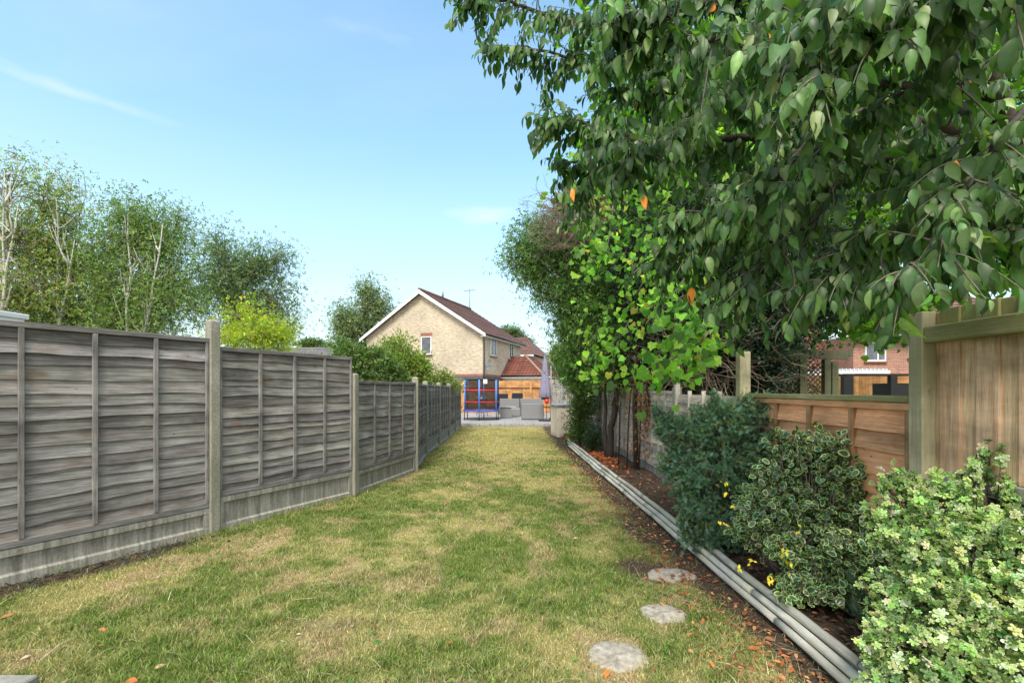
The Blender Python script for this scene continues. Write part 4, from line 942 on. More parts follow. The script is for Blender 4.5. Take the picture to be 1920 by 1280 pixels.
m.build('blooms', m_plain('rose_bloom', (.75, .55, .22), (.8, .68, .45), .6, 12, 0), rb, uv=False)
# poplar-like trees left of house, distant ones
tree('tall_tree', 'airy grey green tree with drooping branches just left of the buff house', 'tree', ((690-960)/F*34, 34, 0), at(690, 620, 34), .22, [bl(692, 565, 34, .9, 1.3, .9), bl(715, 585, 34, .8, 1.0, .7), bl(650, 600, 34, 1.0, 1.0, .9), bl(680, 615, 34, 1.6, 1.2, 1.4), bl(648, 630, 34, .9, 1.0, .9), bl(640, 585, 34, .3, .5, .15), bl(690, 545, 34, .35, .6, .2)],
     LT['dia2'], MT['small'], MT['bark'], [(.17, .23, .10), (.22, .27, .11), (.12, .18, .08)], [2, 2, 2], .11, 40, 42, .4, 1.2, .6, None, .4, .02)
tree('distant_tree', 'small distant tree top above the grey roof', 'tree', ((590-960)/F*55, 55, 0), at(590, 660, 55), .2, [bl(590, 645, 55, 1.9, .5, 1), bl(600, 655, 55, 2.2, .6, 1)], LT['dia2'], MT['small'], MT['bark'], [(.14, .21, .06), (.10, .16, .05)], [1, 1], .22, 30, 40, .4)
tree('distant_tree', 'distant dark tree behind the far end of the buff house roof', 'tree', ((962-960)/F*55, 55, 0), at(962, 670, 55), .2, [bl(955, 632, 55, 1.4, 1.2, 1), bl(968, 640, 55, 1., 1.2, 1), bl(962, 660, 55, 2.0, 1.5, 1), bl(989, 652, 55, .8, 1.2, .5), bl(988, 640, 55, .3, .8, .1)], LT['dia2'], MT['small'], MT['bark'], [(.10, .15, .055), (.13, .17, .07)], [1, 1], .2, 40, 50, .4)
tree('distant_tree', 'distant small tree right of the closed parasol', 'tree', ((1048-960)/F*36, 36, 0), at(1048, 700, 36), .12, [bl(1045, 665, 36, .5, .8, .5), bl(1055, 690, 36, .9, .8, 1), bl(1075, 690, 36, 1.2, .9, 1)], LT['dia2'], MT['small'], MT['bark'], [(.14, .21, .055), (.2, .27, .06)], [1, 1], .13, 40, 50, .3)
# far hedge line so no bare horizon shows
tree('far_hedge', 'far line of garden trees beyond the houses', 'trees', (0, 90, 0), (0, 90, 2.5), .3, [((x, 90+random.uniform(-4, 4), 2.0+random.uniform(-.5, .4)), (4, 3, 2.0), 1) for x in range(-60, 66, 6)], LT['dia2'], MT['small'], MT['bark'], deep, dw, .5, 26, 30, 1.0, twig_r=0, limb_r=.2)
bpy.data.objects['far_hedge']['kind'] = 'stuff'

# hawthorn over right fence
hb = [bl(1000, 440, 10.5, .45, .55, .6), bl(985, 485, 10.5, .35, .35, .35), bl(960, 492, 10.5, .25, .12, .12), bl(1030, 490, 10.2, .55, .65, 1.0), bl(1065, 450, 10.2, .6, .7, .9), bl(1018, 545, 10.2, .2, .4, .3), bl(1066, 580, 10.2, .42, .8, 1.1), bl(1068, 630, 10.5, .3, .5, .6), bl(965, 470, 10.5, .2, .25, .12), bl(990, 520, 10.4, .22, .2, .2), bl(1090, 640, 10, .55, .6, 1.2), bl(1100, 560, 9.8, .7, .8, 1.4),
      bl(1095, 500, 9.8, .7, .7, 1.2), bl(1140, 610, 9.3, .65, .8, 1.4), bl(1150, 540, 9.3, .7, .8, 1.3), bl(1090, 690, 10.5, .5, .4, 1), bl(1150, 690, 9.3, .45, .4, 1), bl(1190, 560, 9, .6, .9, 1), bl(1130, 440, 9.5, .7, .7, 1), bl(1180, 470, 9, .7, .8, 1)]
hx = XR-.25
tree('hawthorn_tree', 'small leaved dark green hawthorn leaning out over the lawn above the low fence', 'tree', (hx-.1, 9.6, .05), at(1165, 640, 9.4), .07, hb, LT['dia2'], MT['small'], MT['bark'],
     [(.09, .18, .045), (.14, .26, .055), (.17, .25, .08), (.06, .115, .035)], [3, 3, 1.5, 1.5], .042, 46, 70, .17, .9, .35, None, .5, .006, MT['dead'], [(at(1150, 600, 9.6), .05)])
# hedge/climber at base, left
bush('privet_bush', 'slim bright green leafy bush beside the storage box on the flower bed', 1088, 780, 12.2, [bl(1093, 720, 12.2, .36, .35, 1), bl(1094, 765, 12.2, .26, .35, .9), bl(1088, 805, 12.0, .26, .25, .7), bl(1110, 690, 12.2, .5, .35, 1), bl(1082, 705, 12.4, .25, .2, .5)], LT['dia2'], MT['small'], [(.12, .20, .05), (.17, .26, .06), (.08, .14, .04)], [3, 2, 2], .042, 40, 55, base=((1088-960)/F*12.2, 12.2, .04))
# grape vine, bright lobed leaves
def vine(lab, strands, per, size, pal, pw, base, name='grape_vine', T='lobed', sp=.09):
    o = empty(name, base, 0, label=lab, cat='climber'); b = np.array(base); m = MB(); P = []; D = []
    for st in strands:
        pts = np.array([at(*p) for p in st])-b; m = MB(); m.tube(pts, [.012*(1-.6*i/len(pts)) for i in range(len(pts))], 5); m.build('stem', MT['twig'], o, uv=False)
        seg = np.linspace(0, len(pts)-1.001, per); i = seg.astype(int); w = (seg-i)[:, None]; q = pts[i]*(1-w)+pts[i+1]*w
        P.append(q+rng.normal(0, sp, q.shape)); D.append(rdir(len(q))*.6+np.array([-.2, -.35, -.7]))
    P = np.vstack(P); D = np.vstack(D); n = len(P)
    nn = nrm(rdir(n)*.8+np.array([-.2, -.5, .55])); scatter('leaves', LT[T], P, D, nn, size*np.exp(rng.normal(0, .25, n)), palette(pal, pw, n, .28), MT['vine'], o); return o
vp = [(.15, .34, .035), (.23, .42, .05), (.07, .17, .03), (.42, .42, .06)]
vine('bright green lobed vine leaves trailing down over the dark thicket', [
    [(1100, 400, 7), (1090, 440, 7), (1110, 500, 6.8)], [(1150, 380, 6.6), (1140, 460, 6.6), (1110, 530, 6.7)], [(1200, 400, 6.2), (1170, 480, 6.2), (1130, 470, 6.3)],
    [(1260, 420, 5.8), (1220, 500, 5.8), (1190, 560, 5.9)], [(1240, 480, 5.6), (1230, 560, 5.6), (1200, 620, 5.6)], [(1300, 500, 5.2), (1270, 540, 5.2), (1240, 580, 5.3)],
    [(1310, 560, 4.8), (1300, 600, 4.8), (1290, 650, 4.8), (1270, 640, 4.8)], [(1330, 620, 4.6), (1300, 660, 4.6)], [(1290, 655, 4.5), (1250, 680, 4.5), (1215, 690, 4.5)],
    [(1180, 600, 6.6), (1150, 660, 6.6), (1150, 700, 6.6)], [(1150, 560, 7), (1120, 620, 7.4), (1110, 680, 7.4)], [(1260, 250, 5.4), (1300, 300, 5.4), (1350, 290, 5.4)], [(1330, 240, 5.2), (1400, 300, 5.2)], [(1200, 330, 6), (1240, 400, 6)], [(1080, 320, 7), (1120, 380, 6.8)]],
     95, .078, vp, [4, 3, 3, .3], (XR-.35, 6.9, .05), sp=.16)
# dark trees behind fence (big conifer mass)
db = [bl(1250, 560, 7.4, .8, .9, 1.3), bl(1230, 470, 7.6, .9, .9, 1.3), bl(1320, 500, 7.2, .9, 1.0, 1.4), bl(1400, 560, 7.0, .9, .8, 1.4), bl(1330, 610, 7.0, .9, .5, 1.4), bl(1395, 620, 6.9, .6, .6, 1.3), bl(1490, 550, 7.4, .8, .35, 1.0),
      bl(1390, 680, 7.2, .42, .5, 1.2), bl(1395, 740, 7.2, .3, .5, 1.0), bl(1480, 540, 7.6, .9, .8, 1.3), bl(1350, 420, 7.8, 1.0, .9, 1.2), bl(1460, 440, 8, 1.1, 1.0, 1.2), bl(1300, 660, 9.2, 1.4, .8, 1.6), bl(1400, 690, 9.2, 1.2, .9, 1.5), bl(1330, 730, 9.4, 1.5, .5, 1.5), bl(1580, 540, 8.5, .8, .4, .6), bl(1260, 640, 9.4, .9, .7, 1.3)]
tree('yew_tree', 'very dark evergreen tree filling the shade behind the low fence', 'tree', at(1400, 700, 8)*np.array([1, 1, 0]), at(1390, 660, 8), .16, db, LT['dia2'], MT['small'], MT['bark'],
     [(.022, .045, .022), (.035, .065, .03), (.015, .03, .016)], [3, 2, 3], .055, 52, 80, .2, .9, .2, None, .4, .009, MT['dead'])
# deciduous backdrop over upper right
ub = [bl(1180, 330, 9.5, 1.0, .9, .9), bl(1130, 380, 9.5, .7, .6, .5), bl(1200, 230, 9.5, 1.1, .9, .9), bl(1150, 60, 9.5, .5, 1.1, .4), bl(1290, 130, 9.5, 1.3, 1.2, .9), bl(1290, 330, 9, 1.2, 1.1, 1.2), bl(1400, 250, 9, 1.4, 1.3, 1.2), bl(1420, 90, 9, 1.4, 1.2, 1.0), bl(1520, 350, 9, 1.4, 1.3, 1.2), bl(1560, 180, 9, 1.4, 1.4, 1.1), bl(1650, 60, 9, 1.5, 1.2, .9),
      bl(1680, 330, 9, 1.4, 1.2, .9), bl(1720, 180, 9, 1.4, 1.3, .6), bl(1620, 460, 9, 1.2, .9, .6), bl(1820, 90, 9, 1.4, 1.2, .8), bl(1850, 280, 9, 1.3, 1.0, .3), bl(1930, 180, 9, 1.2, 1.2, .7), bl(1750, 440, 9, 1.0, .6, .25), bl(1880, 500, 9, .8, .4, .4), bl(1690, 590, 10, .8, .4, .35), bl(1600, 585, 9.6, .5, .3, .3)]
tree('sycamore_tree', 'large mid green tree standing behind the cherry tree and filling the upper right', 'tree', at(1440, 700, 9.5)*np.array([1, 1, 0]), at(1470, 500, 9.5), .22, ub, LT['lobed'], MT['vine'], MT['bark'],
     [(.12, .26, .035), (.19, .38, .035), (.07, .15, .03)], [3, 2, 2], .12, 40, 46, .36, .8, .3, None, .4, .01)

# the cherry, near overhead
def cherry():
    base = np.array([3.35, 2.9, 0]); o = empty('cherry_tree', tuple(base), 0, 'large cherry tree reaching over the fence, its drooping leafy branches filling the upper right', 'tree')
    fork = np.array(at(1900, 330, 4.4*.66)); m = MB(); q = curve((0, 0, -.1), fork-base, (.05, 0, 0), 9, .015); m.tube(q, [.13, .12, .115, .11, .105, .10, .10, .095, .09], 12)
    m.build('trunk', MT['bark'], o)
    limbs = []  # (points, radius0, radius1)
    def L(pp, r0, r1): 
        P = np.array([at(p[0], p[1]-26-max(0, p[0]-1500)*.05, p[2]*.66) for p in pp]); n = 5*(len(P)-1)+1; t = np.linspace(0, len(P)-1, n)
        out = []
        for tt in t:   # catmull-rom
            i = min(int(tt), len(P)-2); f = tt-i; p0 = P[max(i-1, 0)]; p1 = P[i]; p2 = P[i+1]; p3 = P[min(i+2, len(P)-1)]
            out.append(.5*((2*p1)+(-p0+p2)*f+(2*p0-5*p1+4*p2-p3)*f*f+(-p0+3*p1-3*p2+p3)*f**3))
        out = np.array(out); out[1:-1] += rng.normal(0, .012, (n-2, 3)); limbs.append((out-base, r0, r1))
    L([(1900, 330, 4.4), (1840, 180, 4.1), (1720, 60, 3.9), (1640, -60, 3.8)], .10, .07)      # big dark limb
    L([(1640, -60, 3.8), (1500, -100, 3.9), (1300, -80, 4.2), (1150, -60, 4.5)], .06, .02)
    L([(1720, 60, 3.9), (1500, 10, 4.0), (1280, 40, 4.2), (1080, 60, 4.6), (930, 25, 4.9), (888, 12, 5.0)], .04, .006)
    L([(1840, 180, 4.1), (1600, 130, 4.0), (1400, 110, 4.1), (1230, 150, 4.3), (1060, 130, 4.6), (935, 112, 4.8)], .045, .006)
    L([(1870, 230, 4.3), (1650, 190, 4.2), (1450, 150, 4.3), (1300, 200, 4.4), (1150, 200, 4.6)], .04, .006)
    L([(1900, 330, 4.4), (1720, 260, 4.0), (1560, 250, 3.8), (1380, 290, 4.0), (1200, 290, 4.3), (1080, 250, 4.6), (1025, 250, 4.8)], .05, .006)
    L([(1900, 330, 4.4), (1760, 310, 3.6), (1600, 340, 3.3), (1400, 400, 3.4), (1280, 440, 3.6)], .045, .006)
    L([(1900, 330, 4.4), (1700, 290, 4.6), (1400, 310, 4.8), (1200, 330, 5.0), (1060, 330, 5.2)], .04, .006)
    L([(1920, 120, 2.9), (1780, 200, 2.8), (1640, 250, 2.8), (1500, 330, 2.9), (1390, 400, 3.0)], .028, .005)
    L([(1960, 270, 3.2), (1830, 350, 3.0), (1720, 450, 2.9), (1620, 510, 2.9), (1520, 560, 3.0)], .028, .005)
    L([(1960, 220, 3.0), (1880, 290, 2.7), (1800, 410, 2.5), (1750, 500, 2.5), (1690, 545, 2.5)], .02, .004)
    L([(1560, 250, 3.8), (1420, 390, 3.6), (1330, 470, 3.7), (1250, 510, 3.8)], .02, .005)
    L([(1500, 10, 4.0), (1350, 100, 3.2), (1240, 60, 3.0), (1180, 60, 3.1)], .02, .005)
    L([(1720, 60, 3.9), (1700, 60, 3.0), (1620, 40, 2.6), (1560, 60, 2.5), (1480, 110, 2.5)], .025, .005)
    L([(1900, 100, 3.4), (1800, 20, 2.7), (1700, 60, 2.4), (1620, 110, 2.3), (1540, 170, 2.3)], .02, .004)
    L([(1400, 110, 4.1), (1330, 220, 3.7), (1250, 290, 3.6), (1170, 330, 3.7)], .015, .004)
    L([(1600, 340, 3.3), (1500, 460, 3.2), (1440, 520, 3.3), (1380, 580, 3.4)], .015, .004)
    L([(1960, 330, 3.2), (1900, 380, 2.9), (1860, 400, 2.8), (1810, 420, 2.8)], .015, .004)
    L([(1280, 40, 4.2), (1180, -10, 4.0), (1120, -20, 4.0)], .012, .004)
    L([(1980, 40, 2.6), (1930, 0, 2.3), (1850, 10, 2.2), (1780, 60, 2.2)], .015, .004)
    L([(1970, 350, 3.0), (1910, 450, 2.9), (1860, 490, 2.9)], .012, .004)
    L([(1100, 330, 5.0), (1110, 380, 4.9), (1090, 395, 4.9)], .01, .004)
    lm = MB(); tw = MB(); P = []; D = []; S = []
    for pts, r0, r1 in limbs:
        n = len(pts); lm.tube(pts, [(r0+(r1-r0)*i/(n-1))*.72 for i in range(n)], 7)
        Ls = np.linalg.norm(np.diff(pts, axis=0), axis=1).sum(); k = int(Ls/.034)+2
        for a in range(k):
            t = (.14+.86*(a/(k-1)))*(n-1.001); i = int(t); s = pts[i]+(pts[i+1]-pts[i])*(t-i); dr = nrm(pts[i+1]-pts[i])
            d = nrm(dr*random.uniform(.3, 1.0)+rdir(1)[0]*np.array([.9, .9, .6])+np.array([-.25, -.05, -.05])); ln = random.uniform(.15, .50)*(1.05-.45*a/k)
            ns = 6; q = [s]; dd_ = d.copy()
            for j in range(ns): dd_ = nrm(dd_+np.array([0, 0, -.10])+rng.normal(0, .05, 3)); q.append(q[-1]+dd_*ln/ns)
            q = np.array(q); tw.tube(q, [.0045-.0005*j for j in range(ns+1)], 4, cap=False)
            m_ = int(ln/.024)+1
            for b_ in range(m_):
                tt = (.12+.88*b_/max(1, m_-1))*(ns-.001); i = int(tt); p = q[i]+(q[i+1]-q[i])*(tt-i); ax = nrm(q[i+1]-q[i])
                side = nrm(np.cross(ax, [0, 0, 1]))*(1 if b_ % 2 else -1)
                P.append(p+side*.012); D.append(nrm(ax*.45+side*random.uniform(.15, .75)+np.array([0, 0, -random.uniform(.45, 1.5)])+rng.normal(0, .18, 3))); S.append(random.uniform(.048, .098)*(1 if b_ < m_-2 else .75))
    lm.build('limbs', MT['bark'], o); tw.build('twigs', MT['twig'], o, uv=False)
    P = np.array(P); D = np.array(D); n = len(P)
    nn = nrm(rng.normal(0, .55, (n, 3))+np.array([-.25, -.15, .85])-.3*D)
    C = palette([(.030, .072, .022), (.050, .112, .028), (.11, .18, .06), (.020, .052, .018)], [4, 4, 1.3, 3], n, .24)
    odd = rng.random(n) < .0018; C[odd] = (.65, .22, .03)
    scatter('crown', LT['cherry'], P, D, nn, np.array(S), C, MT['leaf'], o); print('cherry leaves', n)
    return o
cherry()
# dead twigs in the hawthorn top
def deadtwigs(lab, starts, n, ln, base, name='dead_branches', dirb=(-1, -.2, .1)):
    o = empty(name, base, 0, lab, 'dead branches'); b = np.array(base); m = MB()
    for s in starts:
        s = at(*s)-b
        for k in range(n):
            d = nrm(np.array(dirb)+rng.normal(0, .55, 3)); p = [s+rng.normal(0, .16, 3)]
            for j in range(6): d = nrm(d+rng.normal(0, .28, 3)); p.append(p[-1]+d*ln/6*random.uniform(.5, 1.3))
            m.tube(p, [.006, .005, .0045, .004, .0035, .003, .002], 4, cap=False)
            for j in range(3):
                q = p[random.randint(2, 5)]; dd_ = nrm(d+rng.normal(0, .7, 3)); m.tube([q, q+dd_*ln*.2, q+dd_*ln*.35+rng.normal(0, .03, 3)], [.0035, .003, .002], 3, cap=False)
    m.build('twigs', MT['dead'], o, uv=False); return o
deadtwigs('bare brown dead twigs tangled at the top of the hawthorn', [(1075, 385, 9.2), (1060, 410, 9.2), (1095, 420, 9), (1110, 390, 9), (1050, 440, 9.1), (1120, 450, 8.8), (1150, 430, 8.6), (1080, 450, 9), (1040, 400, 9.3), (1085, 405, 8.7), (1120, 400, 8.5)], 30, .55, (hx-.2, 9.0, 3.2))
o = empty('bare_branch', tuple(at(1100, 395, 9)), 0, 'thick bare grey branch with stubby twigs poking left against the sky', 'dead branches'); m = MB(); b = np.array(o.location)
for st in ([(1100, 400, 9), (1060, 393, 9), (1012, 396, 9)], [(1075, 394, 9), (1045, 378, 9), (1012, 366, 9)], [(1085, 392, 9), (1060, 372, 9), (1040, 371, 9)], [(1110, 385, 9), (1080, 360, 9), (1045, 345, 9)], [(1060, 393, 9), (1030, 390, 9), (1015, 382, 9)]):
    m.tube([at(*s)-b for s in st], [.028, .016, .006], 6)
    for k in range(9):
        t = random.random(); i = int(t*2); q = at(*st[i])*(1-(t*2-i))+at(*st[i+1])*(t*2-i)-b; m.tube([q, q+nrm(rng.normal(0, 1, 3)*[1, .4, 1])*random.uniform(.05, .16)], [.006, .003], 4)
m.build('branch', MT['dead'], o)
deadtwigs('tangle of bare pale branches in the shade behind the low fence', [(1300, 680, 6.8), (1270, 640, 6.8), (1350, 700, 6.9), (1250, 600, 7), (1220, 600, 7), (1310, 600, 6.9), (1380, 660, 6.9), (1290, 560, 6.6), (1330, 650, 6.4)], 20, .9, tuple(at(1300, 720, 7.4)*[1, 1, 0]+[0, 0, .9]), dirb=(.2, 0, -.4))
# old climber stems with brown leaves on the fence + trunk
CL = empty('dead_climber', (hx-.15, 8.3, .06), 0, 'dead climber with crisp brown leaves hanging over the low fence', 'climber'); b = np.array(CL.location); m = MB(); P = []
for st in ([(1193, 880, 8.1), (1190, 760, 8.1), (1196, 640, 8.1), (1185, 520, 8.2), (1180, 420, 8.2)], [(1198, 880, 8.0), (1203, 720, 8.1), (1192, 600, 8.1), (1200, 500, 8.2)], [(1160, 870, 8.6), (1162, 780, 8.6), (1150, 700, 8.6), (1158, 640, 8.6)], [(1230, 890, 7.7), (1222, 800, 7.8), (1215, 740, 7.9), (1205, 650, 7.9)], [(1175, 885, 8.2), (1178, 800, 8.2), (1185, 700, 8.2), (1170, 600, 8.4)], [(1245, 880, 7.4), (1240, 820, 7.4), (1222, 760, 7.5)]):
    pts = np.array([at(*s) for s in st])-b; m = MB(); m.tube(pts, [.045 if st[0][0] == 1193 else .014]*(len(pts)-1)+[.01], 8); m.build('stem', MT['bark'], CL)
for px, py, k, sx, sz in ((1212, 750, 260, .10, .22), (1215, 790, 130, .10, .2), (1200, 830, 60, .12, .2), (1190, 640, 80, .08, .5), (1235, 850, 90, .2, .15), (1170, 740, 60, .16, .2), (1110, 385, 160, .25, .12), (1130, 400, 90, .2, .12)):
    Yc = 7.85 if py > 500 else 8.6; P.append(at(px, py, Yc)-b+rng.normal(0, 1, (k, 3))*[sx, .1, sz])
P = np.vstack(P); n = len(P); scatter('dry_leaves', LT['oval'], P, rdir(n)*.6+[0, 0, -.7], rdir(n), .055*np.exp(rng.normal(0, .2, n)), palette([(.30, .15, .06), (.42, .24, .10), (.20, .10, .05)], [3, 2, 2], n), MT['dry'], CL)

# ------------------------------------------------------------------ flower bed shrubs
def shrub(name, lab, base, blobs, T, mat, pal, pw, size, tips, whorl, tl, cat='shrub', stem=.012, up=.5, out=.8, twigmat=None, jitter=.02, nn_up=.7, stemmat=None):
    """twigs radiate from a low base to tips in ellipsoid blobs; leaves (or sprays) sit along the last stretch of each twig"""
    o = empty(name, tuple(base), 0, lab, cat); b = np.array(base, float); m = MB(); P = []; D = []; 
    cs = np.array([np.array(x[0])-b for x in blobs]); cen = cs.mean(0)
    st = MB()
    for c, (_, rad, k) in zip(cs, blobs):
        rad = np.array(rad, float) if hasattr(rad, '__len__') else np.full(3, rad)
        lp = curve((random.uniform(-.05, .05), random.uniform(-.05, .05), 0), c, (0, 0, -.05), 6, .03); st.tube(lp, [stem*(1.2-.12*i) for i in range(6)], 6)
        for q in inell(int(tips*k), .5):
            t = c+q*rad
            if t[2]+b[2] < .1: continue
            s = lp[random.randint(2, 5)]; d = nrm(nrm(t-cen)*out+np.array([0, 0, up])+rng.normal(0, .25, 3)); e = t; mid = t-d*tl
            m.tube([s, mid, e], [stem*.35, stem*.22, stem*.14], 4, cap=False)
            f = np.linspace(0, 1, whorl)[:, None]; P.append(mid*(1-f)+e*f+rng.normal(0, jitter, (whorl, 3))); D.append(d*.55+rdir(whorl)*.75)
    st.build('stems', stemmat or MT['bark'], o, uv=False); m.build('twigs', twigmat or MT['twig'], o, uv=False)
    P = np.vstack(P); D = np.vstack(D); n = len(P); nn = nrm(rdir(n)*.55+np.array([-.25, -.3, nn_up])); C = palette(pal, pw, n, .15)
    scatter('foliage', T, P, D, nn, size*np.exp(rng.normal(0, .2, n)), C, mat, o); return o
# feathery blue-green shrub
spray = t_merge([(t_diamond(.33, .05), (math.cos(a), s*math.sin(a), .15), (0, 0, 1), (x, 0, 0), .42-.2*x) for x, a in ((0, .9), (.15, .9), (.3, .85), (.45, .8), (.6, .75), (.75, .6)) for s in (1, -1)]+[(t_diamond(.1, 0), (1, 0, 0), (0, 0, 1), (0, 0, 0), 1)])
JB = [bl(1300, 830, 4.5, .34, .30, 1), bl(1370, 800, 4.4, .36, .22, 1), bl(1430, 790, 4.3, .28, .22, .8), bl(1470, 840, 4.2, .22, .2, .5), bl(1290, 900, 4.4, .28, .28, 1), bl(1340, 900, 4.2, .36, .34, 1.2), bl(1320, 970, 4.1, .26, .24, .9), bl(1370, 1000, 4.0, .25, .2, .7), bl(1260, 800, 4.7, .22, .14, .5), bl(1340, 770, 4.6, .26, .14, .5), bl(1400, 770, 4.45, .15, .12, .3), bl(1400, 880, 4.2, .3, .3, .9), bl(1335, 1035, 3.95, .1, .1, .25), bl(1235, 770, 4.8, .1, .1, .15), bl(1340, 748, 4.6, .06, .1, .08), bl(1440, 755, 4.3, .07, .12, .12), bl(1480, 790, 4.2, .1, .12, .2), bl(1300, 1010, 4.1, .14, .12, .35), bl(1400, 745, 4.4, .04, .08, .06), bl(1250, 860, 4.6, .12, .15, .3)]
shrub('juniper_shrub', 'feathery blue green shrub spilling over the log edging in the middle of the bed', (2.0, 4.25, .06), JB, spray, MT['small'], [(.11, .22, .13), (.16, .29, .18), (.075, .15, .085), (.22, .27, .08)], [4, 3, 2, 1], .046, 120, 13, .15, up=.35, out=.9)
# variegated holly / elaeagnus
vh = t_varieg((6.5, 4.6, 2.8), (1, 1, 1), .62, .74, .05)
HB = [bl(1440, 900, 3.45, .20, .16, .8), bl(1520, 860, 3.4, .22, .14, .7), bl(1590, 880, 3.2, .20, .14, .7), bl(1450, 960, 3.35, .26, .18, 1.2), bl(1540, 950, 3.25, .28, .2, 1.3), bl(1610, 960, 3.1, .18, .18, .8), bl(1430, 1010, 3.4, .18, .10, .6), bl(1510, 1030, 3.1, .25, .14, 1), bl(1590, 1040, 3.0, .2, .15, 1), bl(1540, 1100, 2.95, .28, .08, .9), bl(1610, 1110, 2.9, .18, .1, .6), bl(1385, 990, 3.5, .12, .08, .3), bl(1460, 830, 3.5, .10, .09, .25), bl(1540, 815, 3.35, .07, .07, .15), bl(1660, 830, 3.1, .12, .05, .18), bl(1680, 835, 3.1, .05, .04, .06), bl(1650, 1000, 3.0, .12, .12, .5), bl(1640, 1070, 2.9, .14, .08, .5), bl(1400, 940, 3.55, .12, .1, .4), bl(1490, 1120, 2.9, .12, .04, .3), bl(1500, 815, 3.4, .05, .05, .1), bl(1570, 830, 3.2, .06, .05, .1)]
shrub('variegated_holly', 'dark glossy shrub with cream edged oval leaves in front of the orange panel', (2.02, 3.1, .06), HB, vh, MT['gloss'], [(.055, .105, .06), (.075, .14, .08), (.04, .085, .045)], [3, 2, 2], .048, 70, 9, .15, stem=.018, up=.35, out=.8, jitter=.012)
# green leaves + yellow leaves low on the holly
LW = empty('low_sucker_growth', (1.98, 3.2, .06), 0, 'plain bright green and yellow leaves with red stems at the foot of the holly', 'plant'); b = np.array(LW.location); P = []; C = []; m = MB()
for k in range(16):
    t = at(random.uniform(1440, 1560), random.uniform(1000, 1090), random.uniform(2.95, 3.15))-b; m.tube([(random.uniform(-.05, .05), 0, 0), t*.5+rng.normal(0, .02, 3), t], [.005, .004, .003], 5)
    q = t*(.5+.5*rng.random((9, 1)))+rng.normal(0, .018, (9, 3)); P.append(q); C.append(palette([(.07, .19, .03), (.11, .26, .04)], [1, 1], 9))
for px, py in ((1366, 925), (1370, 945), (1350, 980), (1495, 990), (1470, 1035), (1412, 1052), (1480, 1055), (1442, 1078), (1445, 1085), (1490, 1080), (1540, 1050), (1385, 1060), (1360, 905)):
    q = at(px, py, 2.98)-b+rng.normal(0, .012, (4, 3)); P.append(q); C.append(jit((.60, .50, .04), 4, .15))
P = np.vstack(P); C = np.vstack(C); n = len(P); m.build('stems', m_plain('red_stem', (.35, .10, .04), None, .6, 20, 0), LW, uv=False)
scatter('leaves', LT['oval'], P, rdir(n)*.6+[-.2, -.3, -.4], nrm(rdir(n)*.5+[-.2, -.6, .6]), .028*np.exp(rng.normal(0, .2, n)), C, MT['leaf'], LW)
# pale pittosporum, near right
vpit = t_varieg((1.75, 1.4, 2.0), (1, 1, 1), .55, .74, .07, .1)
whorl = t_merge([(vpit, (math.cos(a)*.9, math.sin(a)*.9, h), (0, 0, 1), (0, 0, h*.25), s) for a, h, s in ((0, .15, 1), (1.3, .2, .9), (2.5, .1, 1.05), (3.8, .25, .95), (5.1, .2, .9), (.6, .7, .62), (2.9, .8, .6), (4.6, .8, .55))])
PB = [bl(1900, 850, 2.25, .14, .13, .7), bl(1960, 880, 2.2, .2, .25, 1), bl(1850, 930, 2.2, .18, .14, 1), bl(1760, 950, 2.25, .17, .12, .9), bl(1690, 960, 2.35, .13, .11, .6), bl(1740, 1030, 2.2, .2, .16, 1.3), bl(1830, 1030, 2.1, .22, .18, 1.4), bl(1920, 1010, 2.05, .2, .2, 1.3), bl(1700, 1110, 2.2, .16, .16, 1.1), bl(1780, 1130, 2.1, .22, .18, 1.4), bl(1880, 1130, 2.0, .22, .2, 1.5), bl(1960, 1150, 2.0, .2, .2, 1), bl(1690, 1210, 2.1, .16, .13, 1), bl(1780, 1230, 2.0, .2, .16, 1.3), bl(1880, 1240, 1.95, .2, .17, 1.3), bl(1900, 800, 2.25, .035, .06, .06), bl(1660, 900, 2.4, .06, .05, .12), bl(1700, 880, 2.35, .05, .05, .1), bl(1650, 1000, 2.35, .06, .08, .25), bl(1640, 1200, 2.15, .09, .08, .4), bl(1700, 1290, 2.0, .16, .08, .8), bl(1760, 890, 2.3, .04, .06, .08), bl(1820, 880, 2.25, .05, .07, .1), bl(1870, 815, 2.25, .03, .07, .06), bl(1630, 950, 2.4, .05, .05, .08), bl(1625, 1110, 2.3, .05, .08, .15), bl(1730, 905, 2.3, .06, .04, .1)]
shrub('variegated_pittosporum', 'pale green and white variegated shrub with dark twigs at the near right corner', (2.15, 2.2, .05), PB, whorl, MT['small'], [(.27, .43, .13), (.37, .50, .19), (.12, .22, .065), (.50, .58, .36)], [3, 3, 3, 1], .021, 60, 8, .10, stem=.012, up=.5, out=.6, twigmat=MT['bark'], jitter=.012)
